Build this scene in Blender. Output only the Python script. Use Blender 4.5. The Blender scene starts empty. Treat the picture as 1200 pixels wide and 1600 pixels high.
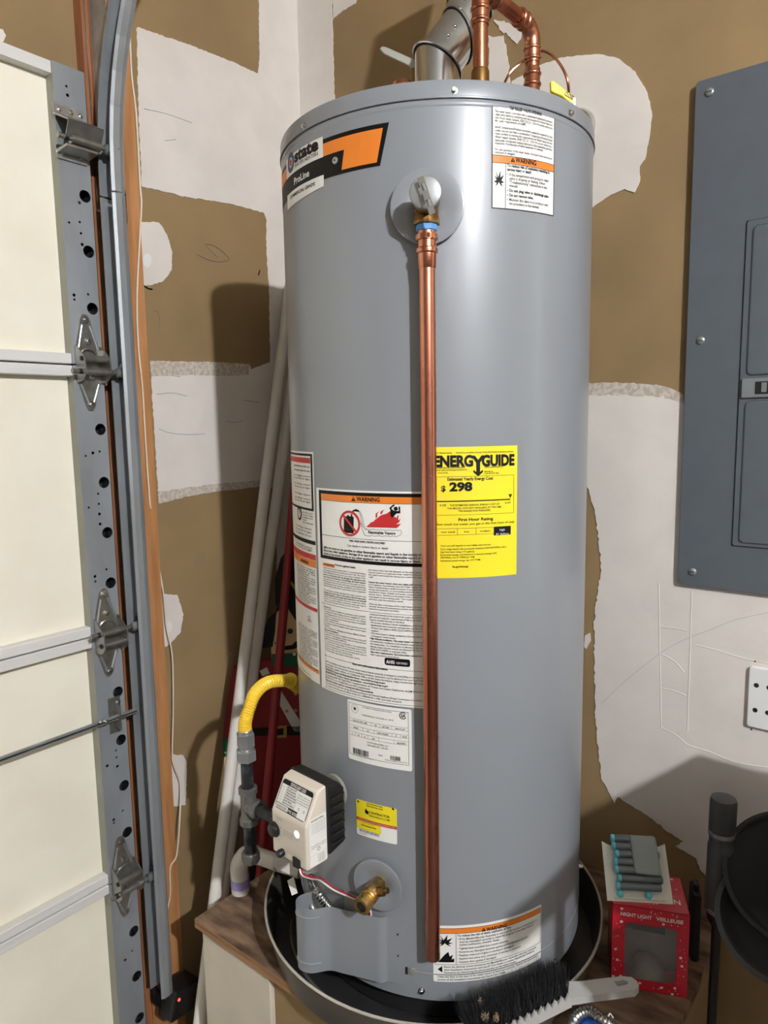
import bpy, bmesh, math, random
import numpy as np
from mathutils import Vector, Matrix
from mathutils.geometry import tessellate_polygon
random.seed(7)
S = bpy.context.scene
COL = S.collection
# ------------------------------------------------------------------ camera
CAM = np.array([1.37, -1.387, 1.46]); FPX = 1104.64
cR = np.array([0.78070480, 0.62468630, -0.01634155])
cU = np.array([-0.06612470, 0.10858701, 0.99188527])
cF = np.array([-0.62139162, 0.77328900, -0.12608159])
cd = bpy.data.cameras.new('camera'); cam = bpy.data.objects.new('camera', cd); COL.objects.link(cam)
cd.sensor_fit = 'HORIZONTAL'; cd.sensor_width = 36; cd.lens = 36 * FPX / 1200; cd.clip_start = .02
M = Matrix.Identity(4)
for i in range(3):
    M[i][0], M[i][1], M[i][2], M[i][3] = cR[i], cU[i], -cF[i], CAM[i]
cam.matrix_world = M; S.camera = cam
# ------------------------------------------------------------------ view and ambient
S.view_settings.view_transform = 'Standard'; S.view_settings.look = 'None'
S.view_settings.gamma = 1; S.view_settings.use_curve_mapping = False
S.view_settings.exposure = 0.0
w = bpy.data.worlds.new('world'); S.world = w; w.use_nodes = True
w.node_tree.nodes['Background'].inputs[0].default_value = (.05, .05, .05, 1)
w.node_tree.nodes['Background'].inputs[1].default_value = .3
LAMP = (3.10, -1.79, 2.67); LAMP_E = 5500     # bare bulb on the garage ceiling
FILL_LAMP = (4.3, -4.2, 2.67); FILL_E = 250    # unseen bulb added deeper in the garage as dim fill
GLOW_E = 2.6                                    # glow of the pane added in the right wall for the tank's streak

# ------------------------------------------------------------------ rays from the photograph's pixels to real surfaces
def ray(x, y):
    d = cF + cR * (x - 600) / FPX - cU * (y - 800) / FPX
    return d / np.linalg.norm(d)
def onX(p, x): d = ray(*p); return CAM + d * (x - CAM[0]) / d[0]
def onY(p, y): d = ray(*p); return CAM + d * (y - CAM[1]) / d[1]
def onZ(p, z): d = ray(*p); return CAM + d * (z - CAM[2]) / d[2]
def atD(p, dist): d = ray(*p); return CAM + d * dist / math.hypot(d[0], d[1])
HX, HY, HR = .648, -.334, .26            # water heater axis and jacket radius
ZTOP, ZSEAM, ZBOT = 1.915, 1.891, .5485
def onC(p, R=HR):
    d = ray(*p); o = CAM[:2] - (HX, HY); a = d[:2] @ d[:2]; b = 2 * o @ d[:2]; c = o @ o - R * R
    t = (-b - math.sqrt(max(b * b - 4 * a * c, 0))) / (2 * a); return CAM + d * t
def phz(p, R=HR):
    q = onC(p, R); return math.atan2(q[1] - HY, q[0] - HX), q[2]
def depth(P): return float((np.asarray(P) - CAM) @ cF)
def cylP(ph, z, r=HR): return np.array([HX + r * math.cos(ph), HY + r * math.sin(ph), z])

# ------------------------------------------------------------------ mesh builder
def V3(v): return Vector((float(v[0]), float(v[1]), float(v[2])))
def frame(ax):
    ax = V3(ax).normalized(); t = Vector((0, 0, 1)) if abs(ax.z) < .9 else Vector((1, 0, 0))
    a = t.cross(ax).normalized(); return a, ax.cross(a), ax
class B:
    def __init__(s): s.v = []; s.f = []; s.sm = []
    def add(s, vs, fs, smooth=False):
        n = len(s.v); s.v += [tuple(float(c) for c in q) for q in vs]; s.f += [tuple(i + n for i in f) for f in fs]; s.sm += [smooth] * len(fs); return s
    def box(s, lo, hi):
        x0, y0, z0 = lo; x1, y1, z1 = hi
        return s.add([(x0, y0, z0), (x1, y0, z0), (x1, y1, z0), (x0, y1, z0), (x0, y0, z1), (x1, y0, z1), (x1, y1, z1), (x0, y1, z1)],
                     [(0, 3, 2, 1), (4, 5, 6, 7), (0, 1, 5, 4), (1, 2, 6, 5), (2, 3, 7, 6), (3, 0, 4, 7)])
    def rbox(s, lo, hi, bev=.003, seg=2, mat=None):
        bm = bmesh.new(); bmesh.ops.create_cube(bm, size=1)
        for v in bm.verts: v.co = Vector([lo[i] + (v.co[i] + .5) * (hi[i] - lo[i]) for i in range(3)])
        bmesh.ops.bevel(bm, geom=bm.edges[:], offset=bev, segments=seg, affect='EDGES', profile=.6)
        if mat is not None: bm.transform(mat)
        bm.verts.index_update(); s.add([v.co for v in bm.verts], [[v.index for v in f.verts] for f in bm.faces], False); bm.free(); return s
    def tube(s, pts, r, n=16, caps=True, smooth=True, closed=False):
        P = [V3(p) for p in pts]; m = len(P); R = r if hasattr(r, '__len__') else [r] * m
        T = [(P[min(i + 1, m - 1)] - P[max(i - 1, 0)]).normalized() for i in range(m)]
        a, b, _ = frame(T[0]); vs = []
        for i in range(m):
            if i:
                q = T[i - 1].rotation_difference(T[i]); a = q @ a
                a = (a - T[i] * a.dot(T[i])).normalized()
            b = T[i].cross(a)
            for k in range(n):
                th = 2 * math.pi * k / n; vs.append(P[i] + (a * math.cos(th) + b * math.sin(th)) * R[i])
        fs = [(i * n + k, i * n + (k + 1) % n, (i + 1) * n + (k + 1) % n, (i + 1) * n + k) for i in range(m - 1) for k in range(n)]
        s.add(vs, fs, smooth)
        if caps: s.add(vs[:n], [tuple(range(n - 1, -1, -1))]); s.add(vs[-n:], [tuple(range(n))])
        return s
    def cyl(s, p, q, r, r2=None, n=20, smooth=True):
        return s.tube([p, q], [r, r if r2 is None else r2], n, True, smooth)
    def lathe(s, o, ax, prof, n=28, smooth=True, rot=0):
        a, b, c = frame(ax); o = V3(o); vs = []; m = len(prof)
        for (r, h) in prof:
            for k in range(n):
                th = 2 * math.pi * k / n + rot; vs.append(o + c * h + (a * math.cos(th) + b * math.sin(th)) * r)
        fs = [(i * n + k, i * n + (k + 1) % n, (i + 1) * n + (k + 1) % n, (i + 1) * n + k) for i in range(m - 1) for k in range(n)]
        s.add(vs, fs, smooth)
        if prof[0][0] > 1e-6: s.add(vs[:n], [tuple(range(n - 1, -1, -1))])
        if prof[-1][0] > 1e-6: s.add(vs[-n:], [tuple(range(n))])
        return s
    def prism(s, pts, off, holes=()):
        """planar polygon pts (3d) with holes, extruded by vector off"""
        loops = [[V3(p) for p in pts]] + [[V3(p) for p in h] for h in holes]
        flat = [p for l in loops for p in l]; n = len(flat); off = V3(off)
        tr = tessellate_polygon(loops)
        vs = flat + [p + off for p in flat]; fs = [tuple(t) for t in tr] + [tuple(i + n for i in t[::-1]) for t in tr]
        k = 0
        for l in loops:
            m = len(l); fs += [(k + i, k + (i + 1) % m, n + k + (i + 1) % m, n + k + i) for i in range(m)]; k += m
        return s.add(vs, fs)
    def ball(s, c, r, n=14, sc=(1, 1, 1)):
        prof = [(max(r * math.sin(math.pi * i / 8), 1e-7), -r * math.cos(math.pi * i / 8)) for i in range(9)]
        t = B().lathe((0, 0, 0), (0, 0, 1), prof, n)
        return s.add([(c[0] + v[0] * sc[0], c[1] + v[1] * sc[1], c[2] + v[2] * sc[2]) for v in t.v], t.f, True)
ORG = {}
def finish(me, fix=True):
    bm = bmesh.new(); bm.from_mesh(me); bmesh.ops.recalc_face_normals(bm, faces=bm.faces[:]); bm.to_mesh(me); bm.free()
def obj(name, b, mat, parent=None, loc=None, label=None, fix=True, sharp=True):
    """b in world coordinates; the object's origin is its parent's origin (or loc)"""
    o0 = ORG[parent.name] if parent is not None else np.array(loc if loc is not None else (0, 0, 0), float)
    me = bpy.data.meshes.new(name); me.from_pydata([tuple(np.array(v) - o0) for v in b.v], [], b.f)
    me.polygons.foreach_set('use_smooth', b.sm); me.materials.append(mat)
    if fix: finish(me)
    if sharp and any(b.sm): me.set_sharp_from_angle(angle=math.radians(38))
    o = bpy.data.objects.new(name, me); COL.objects.link(o)
    if parent is not None: o.parent = parent
    else: o.location = o0
    ORG[o.name] = o0
    if label: o['label'] = label
    return o
def copyo(src, delta, parent=None):
    """a copy of a part shifted by delta (world), under the same or another parent"""
    c = src.copy(); COL.objects.link(c); c.location = Vector(src.location) + V3(delta); ORG[c.name] = ORG[src.name]
    if parent is not None: c.parent = parent
    return c
def thing(name, label, cat, loc, group=None, kind=None):
    o = bpy.data.objects.new(name, None); COL.objects.link(o); o.location = [float(c) for c in loc]; ORG[o.name] = np.array(loc, float)
    o.empty_display_size = .05
    return tag(o, label, cat, group, kind)
def tag(o, label, cat, group=None, kind=None):
    o['label'] = label; o['category'] = cat
    if group: o['group'] = group
    if kind: o['kind'] = kind
    return o
def struct(name, b, mat, label=None, cat=None, fix=True):
    o = obj(name, b, mat, fix=fix); o['kind'] = 'structure'
    if label: o['label'] = label; o['category'] = cat
    return o
def smoothpath(P, k=6):
    P = [np.array(p, float) for p in P]; Q = [2 * P[0] - P[1]] + P + [2 * P[-1] - P[-2]]; out = []
    for i in range(1, len(Q) - 2):
        a, b, c, d = Q[i - 1:i + 3]
        for j in range(k):
            t = j / k; out.append(.5 * (2 * b + (c - a) * t + (2 * a - 5 * b + 4 * c - d) * t * t + (3 * b - a - 3 * c + d) * t ** 3))
    return out + [P[-1]]

# ------------------------------------------------------------------ procedural materials
def lin(c): return tuple((x / 255 / 12.92 if x / 255 <= .04045 else ((x / 255 + .055) / 1.055) ** 2.4) for x in c)
def mat(name, rgb, rough=.5, metal=0., var=.08, scale=12, bump=0., bscale=120, coat=0., crough=.05, spec=.5, rvar=0., rgb2=None, stretch=None, emit=0., alpha=1., detail=4, lo=.35, hi=.65, trans=0.):
    m = bpy.data.materials.new(name); m.use_nodes = True; nt = m.node_tree; N = nt.nodes; L = nt.links; p = N['Principled BSDF']
    tc = N.new('ShaderNodeTexCoord'); mp = N.new('ShaderNodeMapping'); L.new(tc.outputs['Object'], mp.inputs[0])
    if stretch: mp.inputs['Scale'].default_value = stretch
    nz = N.new('ShaderNodeTexNoise'); nz.inputs['Scale'].default_value = scale; nz.inputs['Detail'].default_value = detail; L.new(mp.outputs[0], nz.inputs['Vector'])
    cr = N.new('ShaderNodeValToRGB'); c = lin(rgb); c2 = lin(rgb2) if rgb2 else None
    cr.color_ramp.elements[0].position = lo; cr.color_ramp.elements[1].position = hi
    cr.color_ramp.elements[0].color = tuple(x * (1 - var) for x in c) + (1,)
    cr.color_ramp.elements[1].color = (c2 if c2 else tuple(min(1, x * (1 + var)) for x in c)) + (1,)
    L.new(nz.outputs[0], cr.inputs[0]); L.new(cr.outputs[0], p.inputs['Base Color'])
    p.inputs['Roughness'].default_value = rough; p.inputs['Metallic'].default_value = metal
    p.inputs['Specular IOR Level'].default_value = spec; p.inputs['Coat Weight'].default_value = coat; p.inputs['Coat Roughness'].default_value = crough
    p.inputs['Transmission Weight'].default_value = trans; p.inputs['Alpha'].default_value = alpha
    if rvar:
        mr = N.new('ShaderNodeMapRange'); mr.inputs[3].default_value = max(.02, rough - rvar); mr.inputs[4].default_value = rough + rvar
        L.new(nz.outputs[0], mr.inputs[0]); L.new(mr.outputs[0], p.inputs['Roughness'])
    if bump:
        n2 = N.new('ShaderNodeTexNoise'); n2.inputs['Scale'].default_value = bscale; n2.inputs['Detail'].default_value = 3; L.new(mp.outputs[0], n2.inputs['Vector'])
        bp = N.new('ShaderNodeBump'); bp.inputs['Strength'].default_value = bump; bp.inputs['Distance'].default_value = .002
        L.new(n2.outputs[0], bp.inputs['Height']); L.new(bp.outputs[0], p.inputs['Normal'])
    if emit: p.inputs['Emission Color'].default_value = c + (1,); p.inputs['Emission Strength'].default_value = emit
    return m
MT = dict(
    tan=mat('tan_drywall_paper', (145, 121, 84), .85, var=.10, scale=5, bump=.15, bscale=260),
    compound=mat('white_joint_compound', (222, 215, 207), .8, var=.05, scale=9, bump=.25, bscale=60),
    feather=mat('sanded_compound_edge', (188, 175, 158), .85, var=.08, scale=120, rgb2=(206, 197, 186), detail=8, lo=.40, hi=.60),
    wallpaint=mat('dark_wall_paint', (140, 134, 126), .8, var=.05, scale=3),  # unseen walls toned darker to cut bounced light
    ceil=mat('white_ceiling_paint', (222, 220, 214), .9, var=.03, scale=3),
    floor=mat('grey_concrete', (84, 80, 76), .8, var=.15, scale=6, bump=.2, bscale=40),
    foam=mat('cream_door_foam', (238, 232, 212), .75, var=.03, scale=7, bump=.12, bscale=90, rgb2=(241, 236, 219)),
    stile=mat('galvanized_stile', (150, 155, 159), .45, .35, var=.12, scale=14, rvar=.12, stretch=(1, 1, .3)),
    stileside=mat('zinc_stile_side', (150, 150, 138), .55, .3, var=.06),
    rail=mat('white_rail_paint', (213, 212, 208), .5, var=.06, scale=30, stretch=(1, .1, 1), bump=.1),
    galv=mat('galvanized_steel', (168, 170, 170), .33, .65, var=.16, scale=25, rvar=.12),
    vent=mat('shiny_vent_steel', (200, 202, 203), .22, 1., var=.1, scale=30, rvar=.08, stretch=(1, 1, .4)),
    track=mat('track_steel', (160, 165, 168), .38, .5, var=.15, scale=20, rvar=.1, stretch=(1, 1, .2)),
    dsteel=mat('dark_hinge_steel', (156, 155, 149), .32, .85, var=.15, scale=40, rvar=.1),
    black=mat('black_void_paint', (14, 14, 15), .7),
    blackplastic=mat('black_plastic', (22, 22, 24), .45, var=.15),
    wood=mat('orange_fir_board', (178, 122, 72), .65, var=.22, scale=9, stretch=(6, 6, .6), bump=.25, bscale=30, rgb2=(196, 140, 88), lo=.3, hi=.7),
    redwood=mat('red_brown_jamb', (150, 96, 62), .6, var=.2, scale=10, stretch=(6, 6, .6)),
    ply=mat('weathered_plywood', (84, 62, 44), .8, var=.35, scale=34, stretch=(.35, 1, 1), bump=.4, bscale=60, rgb2=(150, 122, 98), lo=.34, hi=.68, detail=10),
    plyedge=mat('plywood_edge', (150, 112, 76), .75, var=.3, scale=30, stretch=(.2, .2, 4)),
    platwhite=mat('cream_platform_drywall', (205, 196, 178), .75, var=.06, scale=10, bump=.2, bscale=30),
    heater=mat('grey_jacket_enamel', (130, 134, 139), .36, var=.02, scale=4, rvar=.04, coat=.27, crough=.16),
    copper=mat('copper_tube', (198, 124, 96), .28, 1., var=.25, scale=22, rvar=.1, stretch=(1, 1, .35), rgb2=(214, 150, 120), lo=.3, hi=.7),
    copperold=mat('reddened_copper', (194, 114, 92), .27, 1., var=.25, scale=14, rvar=.1, stretch=(2, 2, .25), rgb2=(214, 150, 124), lo=.35, hi=.75),
    brass=mat('brass', (214, 184, 120), .3, 1., var=.2, scale=40, rvar=.1),
    dbrass=mat('dull_bronze', (140, 108, 66), .42, 1., var=.2, scale=40),
    chrome=mat('bright_zinc', (205, 205, 202), .2, 1., var=.06, scale=40),
    tape=mat('blue_thread_tape', (88, 150, 214), .5, var=.1, scale=60),
    white=mat('white_sticker', (232, 231, 226), .45, var=.02, scale=6, coat=.2, crough=.2),
    ink=mat('black_ink', (9, 9, 10), .5, spec=.25),
    greyink=mat('grey_ink', (120, 122, 124), .5),
    whiteink=mat('white_ink', (225, 224, 220), .5),
    orange=mat('orange_ink', (224, 126, 42), .42, var=.02),
    red=mat('red_ink', (190, 40, 44), .45, var=.03),
    yellow=mat('yellow_sticker', (236, 217, 38), .42, var=.02),
    blueink=mat('blue_ink', (38, 66, 104), .45),
    yplast=mat('yellow_coated_hose', (240, 204, 62), .35, var=.05, coat=.3),
    pvc=mat('white_pvc', (222, 218, 210), .45, var=.05, scale=15),
    blackiron=mat('black_iron_pipe', (42, 44, 48), .5, .3, var=.3, scale=60, rgb2=(78, 80, 86), lo=.5, hi=.7),
    greyiron=mat('grey_malleable_iron', (112, 110, 106), .5, .5, var=.15, scale=60, bump=.2, bscale=200),
    beige=mat('beige_control_plastic', (214, 205, 190), .5, var=.02, scale=20),
    panelgrey=mat('panel_grey_enamel', (88, 94, 99), .42, var=.03, scale=30, bump=.06, bscale=600, spec=.4),
    latchgrey=mat('latch_grey_plastic', (118, 122, 124), .4),
    outlet=mat('white_cover_plate', (232, 232, 230), .3, var=.02, coat=.2),
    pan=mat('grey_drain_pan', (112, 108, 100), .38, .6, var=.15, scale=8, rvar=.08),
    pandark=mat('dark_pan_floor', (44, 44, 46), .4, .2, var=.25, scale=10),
    rim=mat('bright_pan_rim', (205, 200, 188), .4, .5),
    redpaint=mat('dark_red_paint', (142, 34, 38), .45, var=.06),
    greenpaint=mat('green_paint', (24, 96, 66), .5),
    skin=mat('cream_painted_wood', (226, 190, 140), .5, var=.04),
    gold=mat('gold_paint', (186, 150, 70), .45),
    boxred=mat('red_printed_card', (196, 28, 48), .4, var=.05, coat=.2),
    film=mat('grey_window_backing', (112, 110, 102), .35, var=.25, scale=12, rgb2=(136, 133, 124)),
    card=mat('white_card', (226, 222, 212), .6, var=.03),
    battery=mat('grey_battery_sleeve', (104, 112, 114), .3, .2, var=.08),
    sleeve=mat('grey_paper_wrap', (128, 134, 134), .4, var=.05),
    teal=mat('teal_cap', (100, 190, 205), .4),
    bristle=mat('black_bristle', (20, 20, 24), .6, var=.3),
    greyplastic=mat('grey_brush_plastic', (176, 176, 172), .45, var=.05),
    fluff=mat('straw_fluff', (150, 128, 104), .9, var=.2),
    darkgrip=mat('dark_grey_grip', (58, 58, 60), .5, var=.06),
    greyband=mat('grey_band', (140, 140, 142), .25, .6),
    blue=mat('blue_cap', (44, 104, 200), .4),
    wire=mat('cream_wire', (224, 212, 192), .5),
    redwire=mat('red_wire', (176, 30, 50), .45), whitewire=mat('white_wire', (236, 232, 226), .45),
    darkglass=mat('black_sensor_plastic', (26, 26, 26), .35, var=.2),
    led=mat('red_led', (255, 60, 50), .4, emit=4.0), lens=mat('lit_status_lens', (255, 255, 255), .3, emit=1.1),
    bulb=mat('bulb', (255, 236, 214), .5, emit=1.0), pane=mat('streak_glow_pane', (226, 238, 240), .3, emit=GLOW_E),
    pvcgrey=mat('white_pvc_fitting', (212, 208, 200), .35), purple=mat('purple_primer', (150, 140, 190), .5),
    clearfilm=mat('clear_film', (200, 200, 200), .08, alpha=.12, spec=.6),
    tabletop=mat('table_laminate', (150, 140, 125), .5), steelwire=mat('braided_steel', (176, 176, 174), .3, 1., var=.3, scale=400),
)
# ================================================================== ROOM
XW, YW, ZC = 5.2, -5.0, 2.80
struct('floor', B().box((-.2, YW, -.1), (XW, .1, 0)), MT['floor'])
struct('ceiling', B().box((-.2, YW, ZC), (XW, .1, ZC + .1)), MT['ceil'])
yz = [(.1, 0), (.1, ZC), (YW, ZC), (YW, 0), (-3.4, 0), (-3.4, 2.07), (-.66, 2.07), (-.66, 0)]
wall_front = struct('wall_front', B().prism([(0, a, b) for a, b in yz], (-.1, 0, 0)), MT['tan'])
WX0, WX1, WZ0, WZ1 = 1.80, 2.10, .95, 2.35
wall_right = struct('wall_right', B().prism([(0, 0, 0), (XW, 0, 0), (XW, 0, ZC), (0, 0, ZC)], (0, .1, 0), holes=[[(WX0, 0, WZ0), (WX1, 0, WZ0), (WX1, 0, WZ1), (WX0, 0, WZ1)]]), MT['tan'])
struct('wall_left', B().box((0, YW - .1, 0), (XW, YW, ZC)), MT['wallpaint'])
struct('wall_back', B().box((XW, YW, 0), (XW + .1, .1, ZC)), MT['wallpaint'])
glow_pane = struct('added_glow_window', B().box((WX0, .002, WZ0), (WX1, .012, WZ1)), MT['pane'])  # unseen glowing pane, added to reflect as a streak in the jacket
fr = B()
for lo, hi in (((WX0 - .03, -.012, WZ0 - .03), (WX0, .0, WZ1 + .03)), ((WX1, -.012, WZ0 - .03), (WX1 + .03, .0, WZ1 + .03)),
               ((WX0, -.012, WZ1), (WX1, .0, WZ1 + .03)), ((WX0, -.012, WZ0 - .03), (WX1, .0, WZ0))): fr.box(lo, hi)
obj('glow_pane_frame', fr, MT['rail'], glow_pane)

def resample(P, step, jit, seed):
    rnd = random.Random(seed); out = []
    for i in range(len(P)):
        a, b = np.array(P[i]), np.array(P[(i + 1) % len(P)]); n = max(1, int(np.linalg.norm(b - a) / step))
        for k in range(n):
            q = a + (b - a) * k / n
            out.append(q + (rnd.uniform(-jit, jit), rnd.uniform(-jit, jit)))
    return out
def grow(P, d, seed):
    rnd = random.Random(seed); n = len(P); A = sum(P[i][0] * P[(i + 1) % n][1] - P[(i + 1) % n][0] * P[i][1] for i in range(n)); s = 1 if A > 0 else -1; out = []
    for i in range(n):
        t = np.array(P[(i + 1) % n]) - np.array(P[i - 1]); t = t / (np.linalg.norm(t) + 1e-9)
        out.append(np.array(P[i]) + s * np.array((t[1], -t[0])) * d * (.95 + .15 * math.sin(i * .7) + rnd.uniform(-.12, .12)))
    return out
PN = [0]
def patch(wall, px, feather=.009, jit=.0008, step=.009, mt='compound'):
    PN[0] += 1; sd = PN[0]
    if wall == 'front': uv = [onX(p, 0)[1:] for p in px]; par = wall_front
    else: q = [onY(p, 0) for p in px]; uv = [(a[0], a[2]) for a in q]; par = wall_right
    uv = resample(uv, step, jit, sd)
    def clampd(P, d):
        n = len(P); lim = .001 + d * .01; out = (lambda a: a > -lim) if wall == 'front' else (lambda a: a < lim); C_ = [out(a) for a, b in P]
        return [((-lim if wall == 'front' else lim) if C_[i] else a, b) for i, (a, b) in enumerate(P) if not (C_[i] and C_[i - 1] and C_[(i + 1) % n])]
    def to3(P, t): return [(t, a, b) if wall == 'front' else (a, -t, b) for a, b in P]
    nrm = (1, 0, 0) if wall == 'front' else (0, -1, 0)
    hi = .0012 + .00004 * sd
    if feather:
        g = clampd(grow(uv, feather, sd), .2)
        obj('compound_edge', B().prism(to3(g, 0), [c * (.0004 + .00003 * sd) for c in nrm]), MT['feather'], par)
    return obj('joint_compound', B().prism(to3(clampd(uv, 0), 0), [c * hi for c in nrm]), MT[mt], par)
patch('front', [(404, -90), (404, 0), (405, 93), (402, 115), (359, 95), (300, 72), (213, 42), (216, 170), (221, 292), (252, 298), (285, 307), (359, 318), (412, 333), (416, 345), (416, 395), (420, 446), (422, 566),
                 (392, 577), (389, 569), (329, 566), (234, 564), (241, 675), (248, 787), (290, 776), (344, 767), (410, 760), (430, 762), (440, 1300), (520, 1300), (475, 300), (462, -90)], feather=0, jit=.0012, step=.006)
patch('front', [(215, 347), (248, 347), (260, 365), (268.5, 395), (267.6, 422), (254, 440), (220, 449)], feather=0, jit=.0012, step=.005)
patch('front', [(250, 927), (277, 930), (286, 960), (281.6, 988), (261, 1010), (252, 1010)], feather=0, jit=.0012, step=.005)
patch('front', [(262, 1178), (286, 1180), (291, 1191), (291, 1229), (289, 1257), (262, 1262)], feather=0, jit=.0012, step=.005)
patch('front', [(-20, 46), (3, 45), (9, 56), (6, 66), (-20, 64)], feather=0, jit=.0012, step=.005)
patch('right', [(455, -90), (517, -90), (519, 0), (521.5, 93), (523, 150), (535, 700), (450, 700)], feather=0, jit=.0015, step=.006)
patch('right', [(519, -60), (570, -60), (556, 6), (535, 18), (521, 30)], feather=0, jit=.0015, step=.006)
patch('right', [(764, 57), (788, 57), (792, 75), (794, 90), (797, 129), (800, 170), (760, 170), (762, 129)], feather=0, jit=.0025, step=.006)
patch('right', [(771.5, 31.5), (788, 33), (815, 45), (815, 60), (809, 70.5), (800, 60), (785, 48)], feather=0, jit=.0025, step=.006)
patch('right', [(800, 127), (845, 102), (878, 90), (920, 85.5), (940, 85), (968, 92), (992, 112), (1012, 144), (1019, 180), (1014, 220), (1008, 248), (1000, 260), (1000, 284), (992, 301), (976, 296), (956, 304), (925, 325), (860, 350), (780, 220)], feather=0, jit=.0008, step=.006)
patch('right', [(880, 598), (980, 598), (1036, 602), (1066, 614), (1072, 640), (1072, 660), (880, 660)], feather=0, jit=.0012, step=.006, mt='feather')
patch('front', [(329, 566), (234, 564), (236, 588), (300, 586), (350, 588), (388, 586), (389, 569)], feather=0, jit=.001, step=.006, mt='feather')
patch('front', [(248, 787), (290, 776), (344, 767), (410, 760), (410, 750), (344, 755), (290, 762), (247, 768)], feather=0, jit=.001, step=.006, mt='feather')
patch('right', [(880, 618), (980, 617), (1036, 620), (1066, 630), (1330, 660), (1330, 1440), (1120, 1385), (1095, 1360), (1087, 1342), (1055, 1320), (1070, 1315), (1045, 1300), (1016, 1276), (992, 1261), (963.5, 1243.5),
                 (959.6, 1255), (953, 1240), (941, 1216), (936, 1182), (930.7, 1116), (929, 1037), (929, 972), (933, 932), (940, 880), (930, 800), (905, 720)], feather=0, jit=.0022, step=.006)
patch('right', [(914, 992), (922, 988), (923, 1000), (916, 1014), (913, 1010)], feather=0)
for k, (cx, cy, r) in enumerate(((229.5, 407, 9), (263, 979, 7))):
    patch('front', [(cx + r * .75 * math.cos(a * .5), cy + r * 1.3 * math.sin(a * .5)) for a in range(13)], feather=0, jit=0, mt='outlet')
# taped seams standing proud in the white area of the right wall
def ridge(px, r, name='tape_ridge'):
    P = smoothpath([onY(p, r * 1.0 - .0024) for p in px], 6); obj(name, B().tube(P, r, 8), MT['compound'], wall_right)
ridge([(1083, 922), (1081, 980), (1079, 1050), (1077, 1100), (1076, 1140)], .0090)
ridge([(1030, 910), (1031, 980), (1033, 1080), (1034, 1140)], .0040)
for a in ([(1031, 979), (1055, 981), (1074, 985)], [(1033, 1074), (1055, 1079), (1073, 1086)], [(1034, 1136), (1056, 1147), (1076, 1164)], [(1076, 1164), (1110, 1174), (1150, 1190), (1200, 1198), (1260, 1204)],
          [(1088, 1007), (1120, 1015), (1170, 1030), (1230, 1040)], [(1035, 1021), (1055, 1033), (1070, 1050)]): ridge(a, .0042)
def scuff(wall, px, r=.0009, mt='greyink'):
    f = (lambda p: onX(p, .0012)) if wall == 'front' else (lambda p: onY(p, -.0014))
    b = B().tube(smoothpath([f(p) for p in px], 4), r, 6)
    obj('pencil_mark', b, MT[mt], wall_front if wall == 'front' else wall_right)
scuff('right', [(941, 1098), (970, 1070), (1000, 1045), (1040, 1015), (1075, 997), (1110, 984), (1150, 968), (1210, 955)], .0005)
for a in ([(235, 575), (250, 573), (262, 577)], [(236, 588), (255, 585), (282, 589)], [(290, 562), (288, 580)], [(318, 562), (314, 580)], [(380, 625), (392, 627), (405, 629)], [(353, 658), (368, 660), (378, 657)], [(248, 670), (264, 676), (290, 679), (320, 678)],
          [(245, 616), (270, 614), (292, 619)], [(225, 170), (260, 178), (300, 192)], [(257, 220), (266, 219), (275, 218)]): scuff('front', a, .00055)
for a in ([(307, 397), (318, 402), (335, 408), (357, 407), (351, 396), (335, 384), (321, 382), (330, 392), (340, 402)], [(236, 495), (240, 485), (247, 488), (250, 505), (247, 515)], [(310, 868), (317, 862), (318, 874), (309, 879), (310, 868)],
          [(372, 905), (366, 935), (362, 965)]): scuff('front', a, .0006, 'greyink')
scuff('front', [(406, 422), (404, 430)], .0016, 'ink'); scuff('front', [(222, 444), (230, 450), (238, 452)], .0015, 'ink')

# ================================================================== GARAGE LAMP AND AN ADDED FILL BULB (behind the camera)
def lamp(p, E, label):
    t = thing('ceiling_lamp', label, 'lamp', (p[0], p[1], ZC), 'bare ceiling bulbs')
    obj('lampholder', B().lathe((p[0], p[1], ZC), (0, 0, -1), [(.055, 0), (.058, .012), (.04, .03), (.024, .045), (.02, .085)], 24), MT['outlet'], t)
    m = mat('glowing_bulb', (250, 251, 255), .5, emit=E, var=0)
    obj('bulb', B().ball((p[0], p[1], p[2]), .04, 20), m, t)
lamp(LAMP, LAMP_E, 'bare ceiling bulb lighting the corner with the water heater')
lamp(FILL_LAMP, FILL_E, 'unseen ceiling bulb added as fill deeper in the garage')

# ================================================================== GARAGE DOOR
door = thing('door_1', 'cream panelled overhead garage door with steel hinges', 'door', (.05, -2.0, 0), kind='structure')
seams = [0.004, .520, 1.047, 1.577, 2.112]
SY0, SY1, SX = -.695, -.634, .07
bigz = [[.08, .181, .281, .387], [.614, .718, .818, .921], [1.149, 1.251, 1.351, 1.455], [1.684, 1.789, 1.889]]
smallh = [[(-.672, .335), (-.655, .345), (-.66, .13), (-.661, .15), (-.662, .17), (-.683, .12)], [(-.676, .655), (-.676, .648), (-.655, .665), (-.66, .765), (-.661, .785), (-.661, .80), (-.682, .775), (-.676, .872), (-.652, .875)],
          [(-.68, 1.168), (-.68, 1.158), (-.655, 1.178), (-.662, 1.29), (-.662, 1.31), (-.662, 1.33), (-.662, 1.27), (-.683, 1.305), (-.682, 1.405), (-.667, 1.41), (-.653, 1.412)],
          [(-.683, 1.705), (-.683, 1.697), (-.655, 1.71), (-.66, 1.80), (-.661, 1.82), (-.662, 1.84), (-.66, 1.875), (-.683, 1.835), (-.67, 2.075), (-.669, 2.06)]]
def circ(y, z, r, n, x): return [(x, y + r * math.cos(-2 * math.pi * k / n), z + r * math.sin(-2 * math.pi * k / n)) for k in range(n)]
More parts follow.
